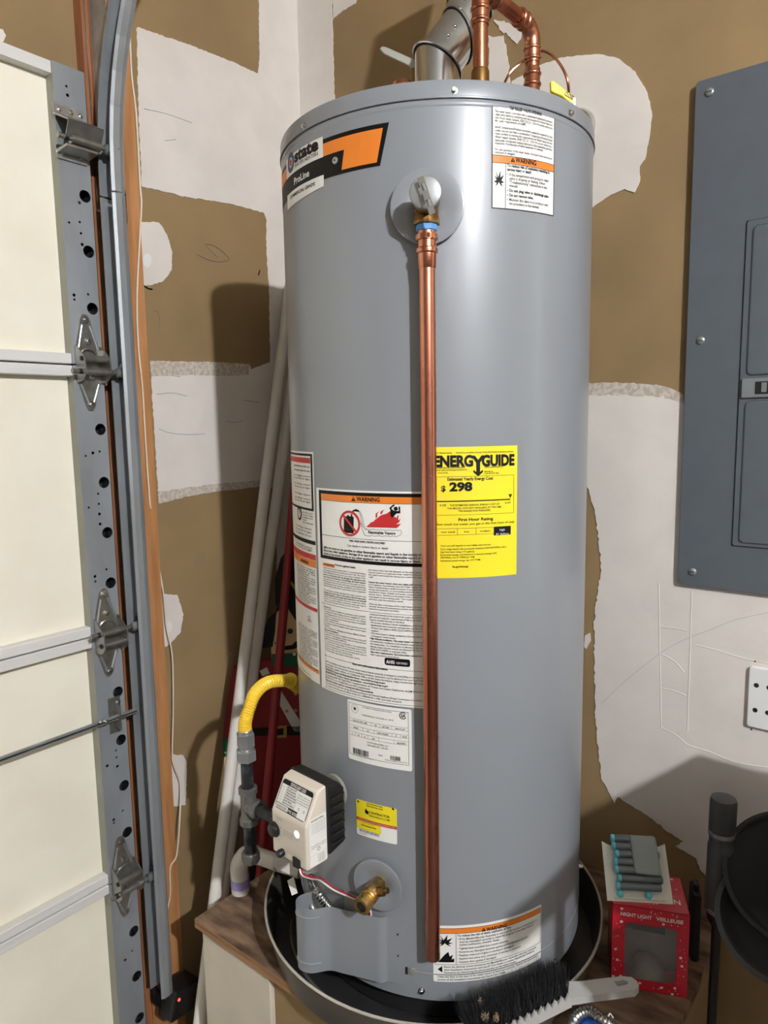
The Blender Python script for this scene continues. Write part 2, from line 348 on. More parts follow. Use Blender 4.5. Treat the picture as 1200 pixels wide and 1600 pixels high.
for i in range(4):
    z0, z1 = seams[i] + .0015, seams[i + 1] - .0015
    obj('foam_panel', B().box((.008, -3.42, z0), (.045, SY0 + .001, z1)), MT['foam'], door)
    hs = [circ(-.648, z, .0112, 20, SX) for z in bigz[i]] + [circ(y, z, .0024 if k % 3 else .0032, 8, SX) for k, (y, z) in enumerate(smallh[i])]
    st = obj('stile', B().prism([(SX, SY0, z0), (SX, SY1, z0), (SX, SY1, z1), (SX, SY0, z1)], (-.0018, 0, 0), hs), MT['stile'], door)
    obj('stile_side', B().box((.02, SY0, z0), (SX - .0005, SY0 + .0016, z1)), MT['stileside'], st)
    obj('stile_core', B().box((.02, SY0 + .0016, z0), (.038, SY1, z1)).box((.02, SY1 - .0016, z0), (SX - .002, SY1, z1)), MT['blackiron'], st)
    if i > 0:
        for a, c in ((z0, z0 + .0195), (seams[i] - .0215, seams[i] - .0015)):
            obj('rail', B().rbox((.045, -3.42, a), (.066, SY0 + .004, c), .0015, 1), MT['rail'], door)
obj('rail', B().box((.045, -3.42, 2.090), (.066, SY0 + .004, 2.1105)), MT['rail'], door)
obj('rail', B().box((.045, -3.42, .0055), (.066, SY0 + .004, .03)), MT['rail'], door)
def bolt(p, ax, r, parent, m='chrome', h=.004):
    p = V3(p); return obj('bolt', B().lathe(p, ax, [(r * 1.5, 0), (r * 1.5, h * .25), (r * .95, h * .28), (r * .9, h * .9), (r * .6, h)], 6 if r > .0035 else 10, False), MT[m], parent)
def hinge(z0, flip):
    L = []
    yc = -.666
    pts = [(-.676, .086), (-.671, .094), (-.662, .094), (-.657, .086), (-.652, .06), (-.640, .026), (-.640, -.03), (-.652, -.052), (-.657, -.078), (-.662, -.085), (-.671, -.085), (-.675, -.078), (-.688, -.03), (-.690, .026)]
    h = obj('hinge', B().prism([(SX + .001, y, z0 + z) for y, z in pts], (.0028, 0, 0)), MT['dsteel'], door)
    rb = [((-.684, .03), (-.674, .074)), ((-.645, .03), (-.659, .074)), ((-.683, -.036), (-.671, -.07)), ((-.648, -.036), (-.660, -.07))]
    for (a, b) in rb: obj('rib', B().tube([(SX + .0038, a[0], z0 + a[1]), (SX + .0038, b[0], z0 + b[1])], .0024, 8), MT['galv'], h)
    obj('knuckle_arch', B().tube(smoothpath([(SX + .004, -.684, z0 + .014), (SX + .006, -.674, z0 + .028), (SX + .006, -.656, z0 + .028), (SX + .004, -.646, z0 + .014)], 5), .003, 8), MT['dsteel'], h)
    for y, z in ((-.6665, .083), (-.664, .044), (-.662, -.022), (-.6655, -.075)): bolt((SX + .0038, y, z0 + z), (1, 0, 0), .0048, h)
    ear = [(SX + .002, .036), (SX + .012, .032), (SX + .036, .012), (SX + .038, -.018), (SX + .026, -.030), (SX + .002, -.034)]
    for y in (-.6905, -.6405): obj('side_ear', B().prism([(a, y, z0 + b) for a, b in ear], (0, .0022, 0)), MT['dsteel'], h)
    za, zb = (.010, -.014)
    xt = SX + .026
    obj('hinge_tube', B().cyl((xt, -.688, z0 + za), (xt, -.641, z0 + za), .0065), MT['dsteel'], h)
    obj('hinge_tube', B().cyl((xt, -.688, z0 + zb), (xt, -.641, z0 + zb), .0065), MT['dsteel'], h)
    zr = zb if not flip else za
    obj('tube_hole', B().cyl((xt, -.6925, z0 + (za if not flip else zb)), (xt, -.6905, z0 + (za if not flip else zb)), .0045), MT['black'], h)
    roller(xt, z0 + zr)
def roller(xt, z):
    r = obj('roller', B().lathe((xt, -.605, z), (0, 1, 0), [(.004, -.004), (.0125, -.004), (.0205, -.002), (.0205, .002), (.0125, .004), (.004, .004)], 24), MT['blackplastic'], door)
    obj('roller_stem', B().cyl((xt, -.711, z), (xt, -.609, z), .0048), MT['dsteel'], r)
    obj('roller_collar', B().lathe((xt, -.609, z), (0, -1, 0), [(.0048, 0), (.009, .001), (.009, .012), (.0048, .014)], 16), MT['galv'], r)
    obj('stem_groove', B().cyl((xt, -.699, z), (xt, -.692, z), .0051), MT['blackiron'], r)
hinge(1.577, False); hinge(1.047, True); hinge(.520, False)
# top roller bracket
tb = obj('top_bracket', B().box((SX + .001, -.700, 1.944), (SX + .004, -.641, 1.966)).box((SX + .001, -.700, 2.018), (SX + .004, -.641, 2.038)), MT['galv'], door)
obj('bracket_wedge', B().prism([(SX + .003, -.699, 2.018), (SX + .050, -.699, 1.996), (SX + .052, -.699, 1.998), (SX + .003, -.699, 2.022)], (0, .067, 0)), MT['dsteel'], tb)
obj('bracket_face', B().prism([(SX + .050, -.699, 1.996), (SX + .036, -.699, 1.972), (SX + .038, -.699, 1.971), (SX + .052, -.699, 1.996)], (0, .067, 0)), MT['dsteel'], tb)
obj('bracket_base', B().prism([(SX + .003, -.699, 1.958), (SX + .040, -.699, 1.960), (SX + .040, -.699, 1.956), (SX + .003, -.699, 1.952)], (0, .060, 0)), MT['dsteel'], tb)
obj('bracket_tube', B().cyl((SX + .034, -.688, 1.972), (SX + .034, -.632, 1.972), .0085), MT['dsteel'], tb)
for y, z in ((-.669, 2.028), (-.690, 2.028), (-.650, 2.028), (-.689, 1.955), (-.653, 1.955)): bolt((SX + .004, y, z), (1, 0, 0), .0045 if (y, z) in ((-.669, 2.028), (-.689, 1.955), (-.653, 1.955)) else .003, tb)
roller(SX + .034, 1.972)
# lock bar
lb = obj('lock_bar', B().rbox((.086, -3.1, .8725), (.092, -.618, .8825), .0012, 1), MT['galv'], door)
obj('bar_rib', B().box((.092, -3.1, .8765), (.0935, -.622, .8785)), MT['blackiron'], lb)
lg = obj('lock_guide', B().box((SX + .001, -.672, .84), (SX + .003, -.646, .914)).box((SX + .003, -.662, .852), (SX + .026, -.659, .902)), MT['dsteel'], door)
bolt((SX + .003, -.652, .901), (1, 0, 0), .004, lg); bolt((SX + .003, -.652, .856), (1, 0, 0), .004, lg)
bolt((.092, -.69, .877), (1, 0, 0), .0032, lb); obj('pull_pin', B().cyl((.092, -.700, .884), (.110, -.712, .890), .0026, n=8), MT['galv'], lb)

# ================================================================== TRACK, JAMB, SENSOR
struct('trim_1', B().box((0, -.5915, 0), (.030, -.507, ZC)), MT['wood'], 'orange fir jamb board beside the garage door track', 'board')
struct('trim_2', B().box((0.0005, -.607, 0), (.026, -.5925, ZC)), MT['redwood'], 'red brown door stop between door edge and track', 'trim')
tk = thing('door_track', 'galvanized vertical roller track curving overhead beside garage door', 'track', (.096, -.6, .18))
prof = [(-.024, -.620), (-.024, -.597), (-.019, -.592), (.019, -.592), (.0235, -.596), (.0255, -.604), (.0245, -.616), (.021, -.621)]
def sweep_track(path, name):
    n = len(prof); nv = []
    for (x, z, th) in path:
        c, s_ = math.cos(th), math.sin(th)
        for k in range(n):
            a, y = prof[k]; nv.append((x + a * c, y, z - a * s_))
    inner = []
    for (x, z, th) in path:
        c, s_ = math.cos(th), math.sin(th)
        for k in range(n):
            a, y = prof[k]; a2 = a * .93 if abs(a) > .01 else a; y2 = y - .0016 if k in (2, 3) else y; inner.append((x + a2 * c, y2, z - a2 * s_))
    m = len(path); N = len(nv); fs = []
    for i in range(m - 1):
        for k in range(n - 1):
            q = (i * n + k, i * n + k + 1, (i + 1) * n + k + 1, (i + 1) * n + k); fs.append(q); fs.append(tuple(v + N for v in q[::-1]))
        for k in (0, n - 1): fs.append((i * n + k, (i + 1) * n + k, N + (i + 1) * n + k, N + i * n + k))
    for i in (0, m - 1):
        for k in range(n - 1): fs.append((i * n + k, i * n + k + 1, N + i * n + k + 1, N + i * n + k))
    return obj(name, B().add(nv + inner, fs, False), MT['track'], tk)
sweep_track([(.096, .232, 0), (.096, 1.0, 0), (.096, 1.893, 0)], 'straight_rail')
RA = .60; zs = 1.93
sweep_track([(.097, 1.896, 0)] + [(.097 + RA * (1 - math.cos(t)), zs + RA * math.sin(t), t) for t in [math.pi / 2 * k / 16 for k in range(17)]] + [(.76, zs + RA, math.pi / 2)], 'curved_rail')
br = obj('track_bracket', B().box((.030, -.590, 1.845), (.112, -.5885, 1.905)).box((.0305, -.590, 1.845), (.033, -.562, 1.905)), MT['blackiron'], tk)
bolt((.033, -.573, 1.885), (1, 0, 0), .006, br, 'redpaint', .006); bolt((.095, -.5885, 1.89), (0, 1, 0), .004, br); bolt((.095, -.5885, 1.86), (0, 1, 0), .004, br)
br = obj('track_bracket', B().box((.030, -.590, .86), (.112, -.5885, .92)).box((.0305, -.590, .86), (.033, -.562, .92)), MT['track'], tk)
bolt((.033, -.573, .89), (1, 0, 0), .006, br, 'galv', .006)
obj('wall_angle', B().box((.030, -.5915, .235), (.112, -.5897, 1.84)).box((.030, -.5915, 1.93), (.085, -.5897, 2.78)), MT['galv'], tk)
obj('wall_angle_lip', B().box((.0265, -.6005, .235), (.029, -.5990, 2.5)), MT['dsteel'], tk)

se = thing('photo_eye_sensor', 'black dusty photo eye sensor with red light at track foot', 'sensor', (.1, -.57, .14))
m4 = Matrix.Translation((.098, -.568, .192)) @ Matrix.Rotation(math.radians(-14), 4, 'X') @ Matrix.Rotation(math.radians(8), 4, 'Z')
obj('housing', B().rbox((-.022, -.034, -.036), (.022, .034, .026), .007, 3, m4), MT['darkglass'], se)
obj('hood', B().rbox((-.026, -.036, .024), (.026, .038, .034), .004, 2, m4), MT['blackplastic'], se)
pl = onX((279.5, 1562), .1225); obj('indicator_light', B().ball(pl, .0034, 10), MT['led'], se)
obj('mounting_arm', B().box((.04, -.60, .17), (.10, -.597, .215)), MT['blackiron'], se)

wp = [(203, 60), (206, 120), (213, 180), (219, 290), (221, 320), (218, 380), (214, 470), (216.5, 545), (222.5, 605), (227, 680), (233, 770), (242, 850), (255, 925), (260, 979), (269, 1025), (270.6, 1104), (269, 1179), (273, 1200), (282, 1228), (280.5, 1285), (276, 1336), (266, 1356), (266, 1398), (259, 1441), (263.5, 1511)]
P = [onX(p, .034 if i < 11 else (.012 if 10 < i < 19 else .034)) for i, p in enumerate(wp)]
tag(obj('sensor_wire', B().tube(smoothpath(P, 5), .0019, 8), MT['wire'], loc=P[-1]), 'thin cream sensor wire running down the fir jamb board', 'wire')
# ================================================================== PRINTING (letters and marks as thin geometry on real surfaces)
GL = {}
def glyph(c, bold):
    k = (c, bold)
    if k in GL: return GL[k]
    cu = bpy.data.curves.new('glyph', 'FONT'); cu.resolution_u = 2 if not bold else 3; cu.offset = (.05 if bold == 2 else .024) if bold else 0.004
    o = bpy.data.objects.new('glyph', cu); cu.body = 'H' + c + 'H'; me = bpy.data.meshes.new_from_object(o); w2 = max(v.co.x for v in me.vertices); bpy.data.meshes.remove(me)
    cu.body = 'HH'; me = bpy.data.meshes.new_from_object(o); w1 = max(v.co.x for v in me.vertices); bpy.data.meshes.remove(me)
    adv = w2 - w1; cu.body = c; vs, fs = [], []
    if c != ' ':
        me = bpy.data.meshes.new_from_object(o); vs = [(v.co.x, v.co.y) for v in me.vertices]; fs = [tuple(p.vertices) for p in me.polygons]; bpy.data.meshes.remove(me)
    bpy.data.objects.remove(o); bpy.data.curves.remove(cu); GL[k] = (adv, vs, fs); return GL[k]
CAP = .69
class CylSurf:
    def __init__(s, R=HR): s.R = R
    def uv(s, p): ph, z = phz(p, s.R); return np.array((ph * s.R, z))
    def P(s, u, v, off): return cylP(u / s.R, v, s.R + off)
    strip = .012
class PlaneSurf:
    strip = None
    def __init__(s, o, eu, ev): s.o = np.array(o, float); s.eu = np.array(eu, float); s.ev = np.array(ev, float); s.n = np.cross(s.eu, s.ev)
    def uv(s, p):
        d = ray(*p); t = ((s.o - CAM) @ s.n) / (d @ s.n); q = CAM + d * t - s.o; return np.array((q @ s.eu, q @ s.ev))
    def P(s, u, v, off): return s.o + s.eu * u + s.ev * v + s.n * off
class Print:
    def __init__(s, surf): s.s = surf; s.L = {}; s.K = {}; s.hold = False; s.n = 0
    def lay(s, m):
        k = (m, s.n) if m in ('orange', 'red', 'yellow', 'whiteink') and s.n else m
        s.K[k] = m; return s.L.setdefault(k, B())
    def raw(s, vs, fs, m, off): s.lay(m).add([s.s.P(u, v, off) for u, v in vs], fs)
    def poly(s, uv, m, off=.0006):
        if not s.hold: Print.N += 1; s.n = Print.N
        uv = [tuple(p) for p in uv]; st = s.s.strip
        def emit(q):
            tr = tessellate_polygon([[Vector((a, b, 0)) for a, b in q]])
            if tr: s.raw(q, [tuple(t) for t in tr], m, off)
        if not st: emit(uv); return s
        u0, u1 = min(p[0] for p in uv), max(p[0] for p in uv); n = max(1, math.ceil((u1 - u0) / st))
        def clip(q, c, sg):
            out = []
            for i in range(len(q)):
                a, b = q[i], q[(i + 1) % len(q)]; ia, ib = sg * (a[0] - c) >= 0, sg * (b[0] - c) >= 0
                if ia: out.append(a)
                if ia != ib: t = (c - a[0]) / (b[0] - a[0]); out.append((c, a[1] + t * (b[1] - a[1])))
            return out
        for k in range(n):
            q = uv
            if k > 0: q = clip(q, u0 + (u1 - u0) * k / n, 1)
            if k < n - 1 and q: q = clip(q, u0 + (u1 - u0) * (k + 1) / n, -1)
            q = [p for i, p in enumerate(q) if i == 0 or abs(p[0] - q[i - 1][0]) + abs(p[1] - q[i - 1][1]) > 1e-7]
            if len(q) >= 3: emit(q)
        return s
    def rect(s, a, b, m, off=.0006): return s.poly([(a[0], a[1]), (b[0], a[1]), (b[0], b[1]), (a[0], b[1])], m, off)
    def rrect(s, a, b, r, m, off=.0006):
        x0, x1 = sorted((a[0], b[0])); y0, y1 = sorted((a[1], b[1])); P = []
        for cx, cy, t0 in ((x1 - r, y1 - r, 0), (x0 + r, y1 - r, 90), (x0 + r, y0 + r, 180), (x1 - r, y0 + r, 270)):
            P += [(cx + r * math.cos(math.radians(t0 + k * 22.5)), cy + r * math.sin(math.radians(t0 + k * 22.5))) for k in range(5)]
        return s.poly(P, m, off)
    def ppx(s, px, m, off=.0008): return s.poly([s.s.uv(p) for p in px], m, off)
    def line(s, pts, wd, m, off=.0008):
        for a, b in zip(pts[:-1], pts[1:]):
            a, b = np.array(a), np.array(b); t = b - a; l = np.linalg.norm(t)
            if l < 1e-9: continue
            nn = np.array((-t[1], t[0])) / l * wd / 2; s.poly([a + nn, b + nn, b - nn, a - nn], m, off)
        return s
    def lpx(s, px, wd, m, off=.0008): return s.line([s.s.uv(p) for p in px], wd, m, off)
    def ring(s, c, r0, r1, m, off=.0008, a0=0, a1=360, n=28):
        Print.N += 1; s.n = Print.N; s.hold = True
        for k in range(n):
            t0, t1 = math.radians(a0 + (a1 - a0) * k / n), math.radians(a0 + (a1 - a0) * (k + 1) / n)
            s.poly([(c[0] + r1 * math.cos(t0), c[1] + r1 * math.sin(t0)), (c[0] + r1 * math.cos(t1), c[1] + r1 * math.sin(t1)), (c[0] + r0 * math.cos(t1), c[1] + r0 * math.sin(t1)), (c[0] + r0 * math.cos(t0), c[1] + r0 * math.sin(t0))], m, off)
        s.hold = False; return s
    def disc(s, c, r, m, off=.0008, n=18): return s.poly([(c[0] + r * math.cos(2 * math.pi * k / n), c[1] + r * math.sin(2 * math.pi * k / n)) for k in range(n)], m, off)
    def text(s, t, u, v, wd, h, m='ink', off=.0009, bold=False, align='fit', slant=0.):
        G = [glyph(c, bold) for c in t]; W0 = sum(g[0] for g in G) or 1; sy = h / CAP; sx = wd / W0 if align == 'fit' else min(sy, wd / W0)
        if align == 'c': u += (wd - W0 * sx) / 2
        x = 0; Print.N += 1; s.n = Print.N
        for a, vs, fs in G:
            if vs: s.raw([(u + (x + p[0] + slant * p[1]) * sx, v + p[1] * sy) for p in vs], fs, m, off)
            x += a
        return s
    def tpx(s, t, a, b, hpx, m='ink', bold=False, off=.0009, align='fit'):
        A, Bq = s.s.uv(a), s.s.uv(b); h = hpx * depth(s.s.P(A[0], A[1], 0)) / FPX
        return s.text(t, A[0], A[1], Bq[0] - A[0], h, m, off, bold, align)
    def para(s, lines, tl, bl, tr, m='ink', bold=False, fill=.62):
        A, Bq, Cq = s.s.uv(tl), s.s.uv(bl), s.s.uv(tr); n = len(lines); dz = (A[1] - Bq[1]) / n; wd = Cq[0] - A[0]
        for i, t in enumerate(lines):
            bd = bold or t.startswith('*'); t = t.lstrip('*'); W0 = sum(glyph(c, bd)[0] for c in t) * dz * fill / CAP
            s.text(t, A[0], A[1] - dz * (i + .8), min(wd, W0) if i == n - 1 or W0 < wd * .75 else wd, dz * fill, m, .0009, bd)
        return s
    def build(s, parent, names=None):
        for k, b in s.L.items():
            m = s.K[k]; o = obj({'ink': 'black_print', 'white': 'white_print', 'whiteink': 'white_print', 'orange': 'orange_print', 'red': 'red_print', 'yellow': 'yellow_print', 'greyink': 'grey_print', 'blueink': 'blue_print'}.get(m, m + '_print'), b, MT[m], parent, fix=False)
            if m in ('ink', 'greyink', 'whiteink', 'white', 'beige', 'blueink'): o['kind'] = 'stuff'
Print.N = 0
CS = CylSurf()
def warn_tri(pr, px, hpx, m='ink', m2='orange'):
    c = pr.s.uv(px); h = hpx * depth(pr.s.P(c[0], c[1], 0)) / FPX; w_ = h * 1.12
    pr.poly([(c[0], c[1]), (c[0] + w_, c[1]), (c[0] + w_ / 2, c[1] + h)], m, .0010)
    pr.rect((c[0] + w_ / 2 - w_ * .05, c[1] + h * .32), (c[0] + w_ / 2 + w_ * .05, c[1] + h * .7), m2, .0012)
    pr.rect((c[0] + w_ / 2 - w_ * .05, c[1] + h * .12), (c[0] + w_ / 2 + w_ * .05, c[1] + h * .22), m2, .0012)
def sheet(name, a, b, m, parent, r=0, label=None):
    """a sticker on the jacket between the (u, v) corners a and b"""
    q = Print(CS); (q.rrect(a, b, r, m, .0004) if r else q.rect(a, b, m, .0004)); return obj(name, list(q.L.values())[0], MT[m], parent, label=label, fix=False)

# ================================================================== WATER HEATER
wh = thing('water_heater', 'tall grey cylindrical gas water heater covered in labels', 'water heater', (HX, HY, .50))
NS = 128
obj('jacket', B().lathe((HX, HY, ZBOT), (0, 0, 1), [(HR - .012, 0), (HR, .0), (HR, .045), (HR + .0006, .0455), (HR + .0006, .047), (HR, .0475), (HR, ZTOP - ZBOT - .01)], NS), MT['heater'], wh)
RL = HR + .0012
obj('lid', B().lathe((HX, HY, 0), (0, 0, 1), [(RL, ZSEAM - .0005), (RL + .0012, ZSEAM), (RL + .0012, ZSEAM + .002), (RL, ZSEAM + .003), (RL, ZTOP - .003), (RL - .001, ZTOP - .0008), (RL - .004, ZTOP), (RL - .010, ZTOP - .001), (RL - .012, ZTOP - .006), (.1, ZTOP - .006), (.0001, ZTOP - .005)], NS), MT['heater'], wh)
obj('lid_seam', B().lathe((HX, HY, 0), (0, 0, 1), [(HR + .0005, ZSEAM - .0012), (HR + .0008, ZSEAM - .0012), (HR + .0008, ZSEAM), (HR + .0005, ZSEAM)], NS), MT['black'], wh)
obj('upper_bead', B().lathe((HX, HY, 0), (0, 0, 1), [(HR, ZSEAM - .010), (HR + .0008, ZSEAM - .008), (HR + .0008, ZSEAM - .004), (HR, ZSEAM - .002)], NS), MT['heater'], wh)
obj('base_ring', B().lathe((HX, HY, .503), (0, 0, 1), [(HR - .03, 0), (HR - .02, 0), (HR - .02, .046), (HR - .03, .046)], 64), MT['black'], wh)
for a in (.4, 2.5, 4.6): obj('foot', B().rbox((HX + .2 * math.cos(a) - .02, HY + .2 * math.sin(a) - .02, .4985), (HX + .2 * math.cos(a) + .02, HY + .2 * math.sin(a) + .02, .55), .003, 1), MT['blackplastic'], wh)
for p in ((709, 141), (476, 197), (891, 177), (659, 1548), (866, 1502)):
    ph, z = phz(p, RL); rad = (math.cos(ph), math.sin(ph), 0); q = cylP(ph, z, RL - .0005)
    obj('screw', B().lathe(q, rad, [(.0052, 0), (.0052, .001), (.0036, .0011), (.0036, .0045), (.0026, .0055)], 12, False), MT['chrome'], wh)
ph = phz((907, 1420))[0] + .02; obj('screw', B().lathe(cylP(ph, .645), (math.cos(ph), math.sin(ph), 0), [(.0052, 0), (.0052, .001), (.0036, .0011), (.0036, .006), (.0026, .007)], 12, False), MT['chrome'], wh)

# ---- relief valve with its dish
pv, zv = phz((668, 325)); ev = np.array((math.cos(pv), math.sin(pv), 0)); tv = np.array((-ev[1], ev[0], 0)); ov = cylP(pv, zv)
obj('relief_valve_dish', B().lathe(ov - ev * .001, ev, [(.014, .004), (.020, .006), (.048, .010), (.0505, .009), (.0505, .007), (.046, .006), (.02, .001), (.014, .001)], 48), MT['heater'], wh)
PO = .0225                                                    # the discharge line stands this far off the jacket
pc = cylP(pv, zv, HR + PO)
vb = obj('relief_valve', B().lathe(ov, ev, [(.013, 0), (.0135, .012), (.0165, .014), (.0165, .030), (.0185, .032), (.0185, .048), (.016, .050)], 28).lathe((pc[0], pc[1], zv - .002), (0, 0, -1), [(.014, -.006), (.0165, .004), (.0165, .016), (.018, .018), (.018, .026), (.014, .027)], 8, False), MT['dbrass'], wh)
obj('valve_cap', B().lathe(ov + ev * .048 + (0, 0, .004), ev, [(.0195, 0), (.021, .001), (.021, .006), (.0204, .0072), (.019, .0078), (.0185, .0079), (.006, .0092), (.0001, .0093)], 40), MT['galv'], vb)
ax = (-tv * .32 + np.array((0, 0, .95))); ax = ax / np.linalg.norm(ax); sd_ = np.cross(ax, ev)
c0 = ov + ev * .063 - np.array((0, 0, .003)) + tv * .002
def lev(a, b, c): return c0 + sd_ * a + ax * b + ev * c
Lw, Lh = .0042, .024
out = [lev(-Lw, -Lh, 0), lev(Lw, -Lh, 0), lev(Lw, Lh, 0), lev(-Lw, Lh, 0)]
hl = [[lev(-.0025, a, 0), lev(-.0025, b, 0), lev(.0025, b, 0), lev(.0025, a, 0)] for a, b in ((-.014, -.005), (.005, .016))]
obj('test_lever', B().prism(out, ev * .002, hl), MT['chrome'], vb)
obj('lever_pivot', B().cyl(ov + ev * .058, ov + ev * .064, .0035), MT['chrome'], vb)
# ---- drain valve with its dish
pd, zd = phz((593, 1379)); ed = np.array((math.cos(pd), math.sin(pd), 0)); td = np.array((-ed[1], ed[0], 0)); od = cylP(pd, zd)
obj('drain_valve_dish', B().lathe(od - ed * .001, ed, [(.012, .003), (.02, .006), (.040, .010), (.0425, .009), (.0425, .007), (.038, .006), (.012, .001)], 48), MT['heater'], wh)
dv = obj('drain_valve', B().lathe(od, ed, [(.012, 0), (.012, .018), (.0135, .02), (.0135, .040), (.012, .042)], 24), MT['brass'], wh)
aim = ed * .92 - td * .12 + np.array((0, 0, -.12)); aim = aim / np.linalg.norm(aim); o2 = od + ed * .022 - np.array((0, 0, .002))
obj('spout', B().lathe(o2, aim, [(.010, -.004), (.0110, .008), (.0122, .010), (.0122, .018), (.0138, .020), (.0138, .034), (.0085, .034), (.0085, .022)], 24), MT['brass'], dv)
obj('spout_socket', B().lathe(o2 + aim * .0315, aim, [(.0084, 0), (.0084, .001)], 6, False), MT['black'], dv)
o3 = od + ed * .03 + tv * .010 + np.array((0, 0, .004)); obj('stem_screw', B().lathe(o3, td * .8 + np.array((0, 0, .35)), [(.0075, 0), (.0075, .012), (.0045, .013), (.0045, .02), (.0001, .02)], 12, False), MT['dbrass'], dv)

# ---- burner access cover, a bulged sheet
z0c = phz((560, 1430))[1]
pl_, pr_ = phz((515, 1470))[0], phz((615, 1490))[0]
zt = .681; zb_ = .568
ctrl = []
A0 = -97.0; A1 = -74.0
# (angle, radial offset)
prof2 = [(-103.5, .030), (-104.2, .046), (-103.6, .058), (-101.5, .066), (-98.8, .064), (-96.8, .056), (-95.3, .044), (-94.2, .0355), (-92.5, .029), (-88, .021), (-84, .015), (-80, .0115), (-76.8, .0095), (-75.3, .0055), (-74.2, .0016), (-70, .0012), (-66.5, .0012)]
PP = smoothpath([(a, r, 0) for a, r in prof2], 5); nz = 9; vs = []; n = len(PP)
for j in range(nz + 1):
    for a, r, _ in PP:
        t = j / nz; edge = 0
        if r > .03: edge = -.003 * (r - .03) / .04 * (1 if t > .5 else -1) * 0
        vs.append(cylP(math.radians(a), zb_ + (zt - zb_) * t, HR + r))
n1 = len(vs); vs += [np.array(v) - np.array((math.cos(math.atan2(v[1] - HY, v[0] - HX)), math.sin(math.atan2(v[1] - HY, v[0] - HX)), 0)) * .0011 for v in vs]
fs = []
for j in range(nz):
    for i in range(n - 1):
        q = (j * n + i, j * n + i + 1, (j + 1) * n + i + 1, (j + 1) * n + i); fs += [q, tuple(k + n1 for k in q[::-1])]
for j in (0, nz):
    for i in range(n - 1): fs.append((j * n + i, j * n + i + 1, n1 + j * n + i + 1, n1 + j * n + i))
for i in (0, n - 1):
    for j in range(nz): fs.append((j * n + i, (j + 1) * n + i, n1 + (j + 1) * n + i, n1 + j * n + i))
bc = obj('burner_cover', B().add(vs, fs, True), MT['heater'], wh)
for zz in (zt - .016, zb_ + .016):
    obj('stiffening_bead', B().tube(smoothpath([cylP(math.radians(a), zz, HR + r) for a, r in prof2[2:7]], 5), .0016, 8), MT['heater'], bc)
obj('cover_slot', B().add([cylP(phz((x, 1507))[0], z_, HR + .0018) for x, z_ in ((633.5, .589), (637.5, .589), (637.5, .602), (633.5, .602))], [(0, 1, 2, 3)]), MT['black'], bc)
ph = phz((645, 1507))[0]; obj('cover_plug', B().lathe(cylP(ph, .596, HR + .001), (math.cos(ph), math.sin(ph), 0), [(.006, 0), (.0055, .0015), (.003, .0022), (.0001, .0024)], 14), MT['stileside'], bc)
for zz in (.655, .618): obj('cover_rivet', B().box(*(lambda q: (q - .0012, q + .0012))(cylP(phz((622, 1470))[0], zz, HR + .0008))), MT['black'], bc)
# inside the cover opening: flexible gas tube, flat manifold, wires
sp = lambda px, d: atD(px, d)
gp0 = lambda px: atD(px, 1.02)
oc = lambda px, o: onC(px, HR + o)
P = smoothpath([gp0((481, 1358)), oc((488, 1380), .022), oc((503, 1403), .020), oc((520, 1424), .016), oc((530, 1442), .014)], 36)
obj('corrugated_gas_tube', B().tube(P, [.0072 + .0011 * math.sin(i * 2 * math.pi / 6) for i in range(len(P))], 14), MT['chrome'], wh, sharp=False)
obj('pilot_tube', B().tube(smoothpath([gp0((472, 1358)), oc((479, 1392), .03), oc((488, 1418), .03), oc((500, 1440), .02)], 5), .0052, 10), MT['galv'], wh)
for m_, dx in (('whitewire', 0), ('redwire', 2)):
    obj('lead_wire', B().tube(smoothpath([gp0((468 + dx, 1352)), sp((471 + dx, 1366), 1.01), sp((486 + dx, 1373 - dx), 1.02), oc((500 + dx, 1376 - dx * 2), .03), oc((522, 1391 - dx * 2), .012), oc((548, 1402 - dx), .006), oc((564, 1408), .005), oc((576, 1418), .005), oc((580 - dx, 1428), .005), oc((578 - dx, 1442), .004)], 5), .0013, 7), MT[m_], wh)
obj('wire_connector', B().cyl(oc((561, 1407), .005), oc((574, 1416), .005), .0032, n=10), MT['skin'], wh)
P0_ = [cylP(math.radians(a), z, HR + .004) for a in (-92, -89, -86, -82) for z in (.655, .70)]
obj('manifold_plate', B().add(P0_, [(0, 2, 3, 1), (2, 4, 5, 3), (4, 6, 7, 5)]), MT['galv'], wh)
obj('paper_tab', B().prism([sp((449, 1376), 1.13), sp((459, 1370), 1.13), sp((465, 1395), 1.125), sp((456, 1399), 1.125)], (.0006, -.0006, 0)), MT['card'], wh)
obj('cover_tab', B().prism([sp((467, 1404), 1.14), sp((475, 1399), 1.14), sp((482, 1424), 1.14), sp((470, 1420), 1.14)], (.001, .001, 0)), MT['heater'], bc)
# ================================================================== LABELS ON THE JACKET
uv = CS.uv
def zed(p): return uv(p)[1]
# ---- brand banner
uL = math.radians(-178) * HR
pr = Print(CS)
zt_, zb2 = zed((608, 191)), zed((595, 259)); zo1 = zed((598, 200)); zn = zed((538, 234))
q = Print(CS); q.poly([(uL, zb2), (uv((594, 260))[0], zb2), (uv((608, 191))[0], zt_), (uL, zt_)], 'ink', .0004)
banner = obj('brand_banner', q.L['ink'], MT['ink'], wh, label='black and orange brand banner near the top', fix=False)
ob = [uv((598.5, 200)), uv((589, 254)), uv((534, 263.5)), uv((538, 234))]
pr.poly([(uL, zo1), (ob[0][0], zo1), (ob[1][0], zed((589, 254))), (ob[2][0], zed((589, 254))), (ob[3][0], zn), (uL, zn)], 'orange', .0006)
wl, wr_ = uv((448, 252))[0], uv((505, 222))[0]
pr.rect((wl, zn - .0005), (wr_, zt_ + .004), 'whiteink', .0008)
z_c1, z_c0 = zed((506.6, 273)), zed((506.6, 291))
